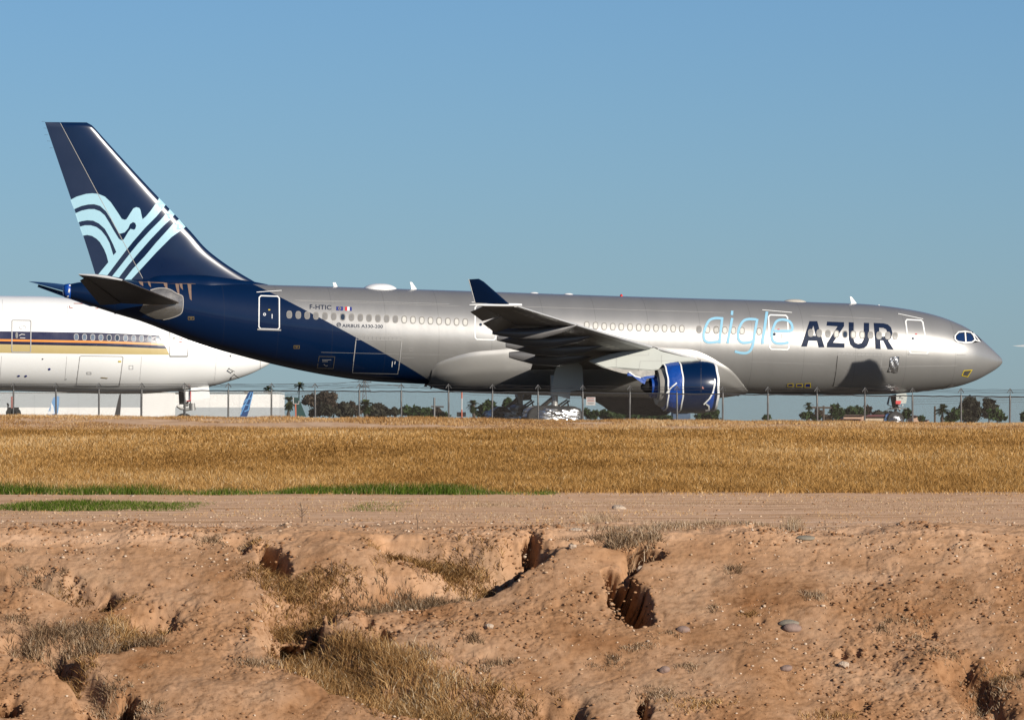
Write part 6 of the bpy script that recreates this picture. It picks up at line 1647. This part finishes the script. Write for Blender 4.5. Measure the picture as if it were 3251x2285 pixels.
# ================================================================== TREES
def leafm(name, a, b, c): return blade_mat(name, [(0.0, a), (0.5, b), (1.0, c)], 0.25, 0.7)
M['euc'] = leafm('eucalyptus_leaves', (0.028, 0.028, 0.020), (0.06, 0.06, 0.042), (0.115, 0.105, 0.07))
M['olive'] = leafm('dark_green_leaves', (0.02, 0.035, 0.012), (0.05, 0.085, 0.03), (0.10, 0.14, 0.055))
M['brown_leaf'] = leafm('brown_dry_leaves', (0.04, 0.03, 0.024), (0.085, 0.065, 0.048), (0.15, 0.115, 0.085))
M['palm_leaf'] = leafm('palm_fronds', (0.02, 0.035, 0.01), (0.06, 0.09, 0.025), (0.14, 0.15, 0.06))
def leaf_cloud(name, blobs, n, size, mat, par, seed, squash=1.0):
    """blobs: (x,y,z,rx,ry,rz); leaves gather on twig clusters in an uneven shell"""
    r = np.random.default_rng(seed); P = []; B = np.array(blobs, float)
    w = B[:, 3] * B[:, 5]; w /= w.sum()
    nc = max(12, n // 26); bi = r.choice(len(B), nc, p=w)
    dv = r.normal(size=(nc, 3)); dv /= np.linalg.norm(dv, axis=1)[:, None]
    rad = r.uniform(0.25, 1.0, nc)**0.5
    C = B[bi, :3] + dv * rad[:, None] * B[bi, 3:] * (1 + 0.25 * r.normal(size=nc))[:, None]
    ci = r.integers(0, nc, n); spread = B[bi[ci], 3] * 0.22
    pos = C[ci] + r.normal(size=(n, 3)) * spread[:, None] * np.array([1, 1, 0.8])
    s_ = size * r.uniform(0.6, 1.4, n)
    a = r.normal(size=(n, 3)); a /= np.linalg.norm(a, axis=1)[:, None]
    b = np.cross(a, r.normal(size=(n, 3))); b /= np.linalg.norm(b, axis=1)[:, None]
    V = np.stack([pos + a * s_[:, None], pos + b * s_[:, None] * .55, pos - a * s_[:, None], pos - b * s_[:, None] * .55], 1).reshape(-1, 3)
    T = np.arange(n * 4).reshape(n, 4)
    cl = r.random(nc)
    rnd = np.clip(0.5 * cl[ci] + 0.5 * r.random(n), 0, 1)
    return mk_np(name, V, T, mat, par, np.repeat(rnd, 4), quads=True)
def tree(blobs_px, d, mat, label, seed, trunk=None, n=1600, leaf=0.30, group='trees beyond the airfield', pybase=1350, cat='tree', name='tree'):
    """blobs_px: (px,py,rx,ry) of crown lumps in the photo"""
    cx = sum(b[0] for b in blobs_px) / len(blobs_px); o = far_base(cx, d); e = empty(name, o, 0, label, cat, group)
    rr = random.Random(seed); bl = []
    for px, py, rx, ry in blobs_px:
        p = fpt(px, py, d) - o; k = d / F
        bl.append((p.x, rr.uniform(-.4, .4) * rx * k, p.z, rx * k, rx * k, ry * k))
    leaf_cloud('crown', bl, n, leaf * d / 900, mat, e, seed)
    mb = MB(); k = d / F
    tops = [Vector(b[:3]) for b in bl]; root = Vector((0 if trunk is None else (fpt(trunk, 1300, d) - o).x, 0, 0))
    fork = root + Vector((0, 0, max(0.8, min(t.z for t in tops) * 0.55)))
    tw = max(0.12, 0.03 * max(t.z for t in tops))
    mb.tube([root, fork], [tw, tw * 0.75], 8)
    for t in tops: mb.tube([fork, (fork + t) / 2 + Vector((rr.uniform(-.3, .3), 0, -.2)), t], [tw * .6, tw * .4, tw * .12], 6)
    mb.build('trunk', M['bark'], e, True)
    return e
def palm(px, pyc, rpx, d, label, seed, skirt=0.0, name='palm_tree', nf=34, tw=0.22, tuft=1.0):
    o = far_base(px, d); e = empty(name, o, 0, label, 'palm tree', 'palms beyond the airfield'); r = random.Random(seed)
    c = fpt(px, pyc, d) - o; R = 1.3 * rpx * d / F
    mb = MB(); mb.tube([(0, 0, 0), (r.uniform(-.2, .2), 0, c.z * 0.5), c], [tw * 1.2, tw, tw * .9], 8); mb.build('trunk', M['bark'], e, True)
    V = []; T = []; A = []
    for i in range(nf):
        az = r.uniform(0, 2 * math.pi); el = r.uniform(-0.7, 1.3) if i > nf * skirt else r.uniform(-1.5, -0.9)
        L = R * r.uniform(0.8, 1.1); dr = Vector((math.cos(az) * math.cos(el), math.sin(az) * math.cos(el), math.sin(el)))
        pts = []
        for t in np.linspace(0, 1, 6): pts.append(c + dr * L * t + Vector((0, 0, -0.45 * L * t * t * (1 if el > -.5 else 0.4))))
        sd = dr.cross(Vector((0, 0, 1)));  sd = sd.normalized() if sd.length > .01 else Vector((1, 0, 0))
        g = r.random() * (0.4 if el < -.5 else 1)
        for k in range(1, 6):       # leaflets along the rib
            for sgn in (-1, 1):
                for j in range(3):
                    p = pts[k - 1].lerp(pts[k], j / 3); w = L * 0.30 * math.sin(math.pi * min(1, (k + j / 3) / 6.2)) ; b = len(V)
                    tip = p + sd * sgn * w + dr * w * 0.9 + Vector((0, 0, -w * 0.4)); th = L * 0.055
                    V += [p - dr * th, p + dr * th, tip]; T.append((b, b + 1, b + 2)); A += [g] * 3
    mk_np('fronds', np.array([tuple(v) for v in V]), np.array(T), M['palm_leaf'], e, np.array(A))
    return e
palm(852, 1235, 15, 1900, 'palm crown rising behind the right end of the warehouse roof', 1)
palm(782, 1247, 9, 2000, 'small palm top above the warehouse roof by the blue patterned fin', 2)
palm(950, 1224, 17, 1500, 'tall slim palm standing highest left of the eucalyptus clump', 3, nf=26, tw=0.28)
palm(918, 1273, 21, 800, 'fat fan palm left of the marker board', 4, skirt=.4, nf=60)
palm(1162, 1283, 22, 800, 'broad green palm in the middle of the tree line', 5, skirt=.4, nf=70)
palm(1502, 1283, 19, 800, 'shaggy palm right of the orange and white mast', 6, skirt=.55, nf=60)
palm(2568, 1287, 15, 900, 'dark palm beside the brown beam left of the nose wheel', 7, nf=30)
palm(2993, 1298, 22, 850, 'dark palm on the left edge of the tall right-hand trees', 8, nf=46)
tree([(985, 1268, 20, 9), (1003, 1278, 14, 10), (975, 1276, 14, 5)], 950, M['brown_leaf'], 'brownish flat-topped tree right of the teal fin', 11, 992, 1300)
tree([(1040, 1262, 24, 10), (1028, 1276, 20, 8), (1055, 1283, 16, 12)], 950, M['brown_leaf'], 'tall brownish eucalyptus with a wide ragged crown', 12, 1045, 1700)
tree([(1020, 1300, 22, 14), (1045, 1306, 22, 14), (1000, 1310, 16, 10)], 900, M['euc'], 'dark bushy tree under the brownish eucalyptus', 13, 1020, 1500)
tree([(1095, 1292, 14, 14), (1078, 1305, 14, 12), (1100, 1310, 22, 10)], 950, M['euc'], 'round dark tree left of the broad palm', 14, 1095, 1400)
tree([(1118, 1285, 8, 10), (1128, 1303, 16, 14)], 960, M['brown_leaf'], 'narrow brownish tree directly left of the broad palm', 15, 1120, 900)
tree([(1195, 1292, 16, 10), (1215, 1303, 18, 12), (1195, 1312, 30, 10), (1232, 1308, 8, 8)], 1000, M['euc'], 'low rounded dark tree right of the broad palm', 16, 1205, 1700)
tree([(1252, 1307, 10, 9)], 1000, M['euc'], 'small dark bush between two bigger bushes in the tree line', 17, 1252, 500)
tree([(1290, 1304, 20, 10), (1320, 1308, 22, 9)], 1050, M['olive'], 'wide green bush left of the utility pole', 18, 1300, 1400)
tree([(1350, 1303, 20, 9), (1372, 1312, 16, 7), (1345, 1313, 26, 6)], 1060, M['olive'], 'lower wide green bush touching the utility pole', 19, 1355, 1200)
tree([(1388, 1304, 12, 12)], 950, M['brown_leaf'], 'bare brown shrub at the foot of the utility pole', 20, 1388, 450)
tree([(1410, 1318, 14, 4)], 950, M['olive'], 'very low bush right of the utility pole', 21, 1410, 300)
tree([(1552, 1283, 18, 8), (1540, 1298, 14, 12), (1565, 1300, 16, 12), (1530, 1314, 16, 6)], 780, M['olive'], 'green tree left of the foil-wrapped far wheels', 22, 1552, 1600)
tree([(1611, 1273, 11, 8), (1605, 1285, 8, 8)], 850, M['olive'], 'small tree top above the far wheel wrap', 23, 1610, 500)
tree([(1862, 1308, 9, 9), (1875, 1318, 12, 8)], 850, M['olive'], 'small tree right of the near wheels', 24, 1865, 600)
tree([(1890, 1316, 9, 9)], 850, M['olive'], 'tiny round tree between the wheels and the engine', 25, 1890, 400)
tree([(1911, 1315, 8, 10)], 850, M['olive'], 'tiny pointed tree left of the black wrapped engine', 26, 1911, 400)
tree([(1950, 1322, 30, 7), (2000, 1320, 24, 6)], 850, M['olive'], 'low hedge of bushes under the left part of the black wrapped engine', 27, 1960, 900)
tree([(2060, 1324, 30, 5), (2110, 1326, 20, 4)], 850, M['olive'], 'low hedge of bushes under the right part of the black wrapped engine', 28, 2080, 700)
tree([(2245, 1322, 30, 8), (2266, 1312, 14, 12)], 850, M['olive'], 'green tree under the intake of the near engine', 29, 2262, 1100)
tree([(2434, 1326, 12, 5)], 900, M['olive'], 'tiny bush alone under the forward fuselage', 30, 2434, 300)
tree([(2560, 1317, 14, 9), (2590, 1325, 12, 6)], 880, M['olive'], 'dark bush at the foot of the dark palm and beam', 31, 2562, 800)
tree([(2600, 1308, 10, 12), (2625, 1326, 14, 6)], 880, M['brown_leaf'], 'brownish shrub around the brown pole', 32, 2605, 600)
tree([(2650, 1295, 11, 11), (2655, 1312, 18, 12), (2672, 1308, 10, 12)], 900, M['olive'], 'upright dark green tree left of the peach building', 33, 2655, 1500)
tree([(2715, 1305, 24, 9), (2700, 1312, 24, 8), (2735, 1312, 12, 8)], 1050, M['olive'], 'broad domed green tree behind the peach building', 34, 2712, 1700)
tree([(2757, 1303, 10, 10)], 1080, M['brown_leaf'], 'sparse brown tree right of the broad domed one', 35, 2757, 500)
tree([(2790, 1314, 16, 5), (2815, 1315, 16, 5)], 1080, M['euc'], 'low dark trees showing over the red tiled roof', 36, 2800, 600)
tree([(2882, 1306, 11, 9), (2878, 1318, 9, 8)], 950, M['olive'], 'small forked green tree right of the nose wheel', 37, 2878, 700)
tree([(2863, 1322, 10, 8)], 950, M['olive'], 'dark bush touching the right of the nose wheel wrap', 38, 2863, 400)
tree([(2925, 1328, 10, 5)], 950, M['olive'], 'low scrub between the red hut and the leaning pole', 39, 2925, 250)
tree([(3030, 1318, 17, 14), (3018, 1328, 14, 8)], 820, M['olive'], 'dark rounded bush below the tall right-hand trees', 40, 3030, 1200)
tree([(3080, 1277, 20, 15), (3066, 1300, 20, 20), (3092, 1302, 16, 24), (3078, 1322, 24, 12)], 860, M['euc'], 'tall grey green eucalyptus, left one of the big right-hand pair', 41, 3080, 5200)
tree([(3138, 1280, 15, 13), (3146, 1300, 16, 20), (3133, 1308, 12, 22)], 860, M['euc'], 'tall grey green eucalyptus, right one of the big right-hand pair', 42, 3140, 4200)
tree([(3165, 1316, 18, 14), (3180, 1326, 12, 9)], 830, M['olive'], 'bushy green tree at the right foot of the tall pair', 43, 3166, 1200)
tree([(3250, 1326, 10, 10), (3262, 1318, 14, 14)], 830, M['olive'], 'green bush cut by the right edge of the picture', 44, 3255, 700)

# ================================================================== UNSEEN TRUCK, INVENTED AND SHAPED TO CAST THE NOSE SHADOW
def added_shade_truck():
    sil = cE([(1100, 546), (1188, 536), (1222, 523), (1250, 532), (1272, 542), (1300, 590), (1326, 640), (1336, 690), (1326, 735), (1300, 765), (1060, 765), (1080, 660), (1095, 590)])
    pts = [FR.world(S(px, py, 0)) for px, py in sil]
    r = 17.5; P0 = [p + TO_SUN * r for p in pts]
    ctr = sum(P0, Vector()) / len(P0)
    # put every corner on one plane square to the sun
    P0 = [p - TO_SUN * (p - ctr).dot(TO_SUN) for p in P0]
    e = empty('nose_shade_truck', (ctr.x, ctr.y, ZG), 0, 'invented truck added outside the right edge, its box shaped to shade the nose', 'truck')
    org = Vector((ctr.x, ctr.y, ZG)); back = Vector((TO_SUN.x, TO_SUN.y, 0)).normalized() * 3.2
    v = [p - org for p in P0] + [p - org + back for p in P0]; n = len(P0)
    f = [tuple(range(n)), tuple(range(n, 2 * n))[::-1]] + [(i, (i + 1) % n, n + (i + 1) % n, n + i) for i in range(n)]
    mk('shadow_casting_box', v, f, M['white_paint'], e, False, clean=True)
    zb = min(p.z for p in v); h = back / 2
    ax = Vector((TO_SUN.y, -TO_SUN.x, 0)).normalized()
    mb = MB()
    for sgn in (-1, 1):
        o_ = h + back.normalized() * 0.0
        for k in range(3):
            z0 = 1.3 + (zb - 1.3) * k / 3; z1 = 1.3 + (zb - 1.3) * (k + 1) / 3
            for a, b in ((-1, 1), (1, -1)): mb.tube([h + ax * sgn * 0.9 + back * 0.42 * a + Vector((0, 0, z0)), h + ax * sgn * 0.9 + back * 0.42 * b + Vector((0, 0, z1))], 0.08, 6)
    mb.build('scissor_lift', M['galv'], e)
    rz = math.atan2(back.y, back.x); dn = back.normalized()
    mb = MB(); mb.box(h + Vector((0, 0, 1.05)), (7.0, 2.2, 0.3), rz); mb.build('chassis', M['dark_metal'], e)
    mb = MB(); mb.box(h + dn * 4.2 + Vector((0, 0, 1.6)), (1.7, 2.2, 1.9), rz); mb.build('cab', M['white_paint'], e)
    for a in (-2.4, 4.0):
        for s_ in (-1, 1):
            c = h + dn * a + ax * s_ * 1.0 + Vector((0, 0, 0.48)); mb = MB(); mb.tube([c - ax * 0.15, c + ax * 0.15], 0.48, 20); mb.build('wheel', M['rubber'], e, True)
added_shade_truck()
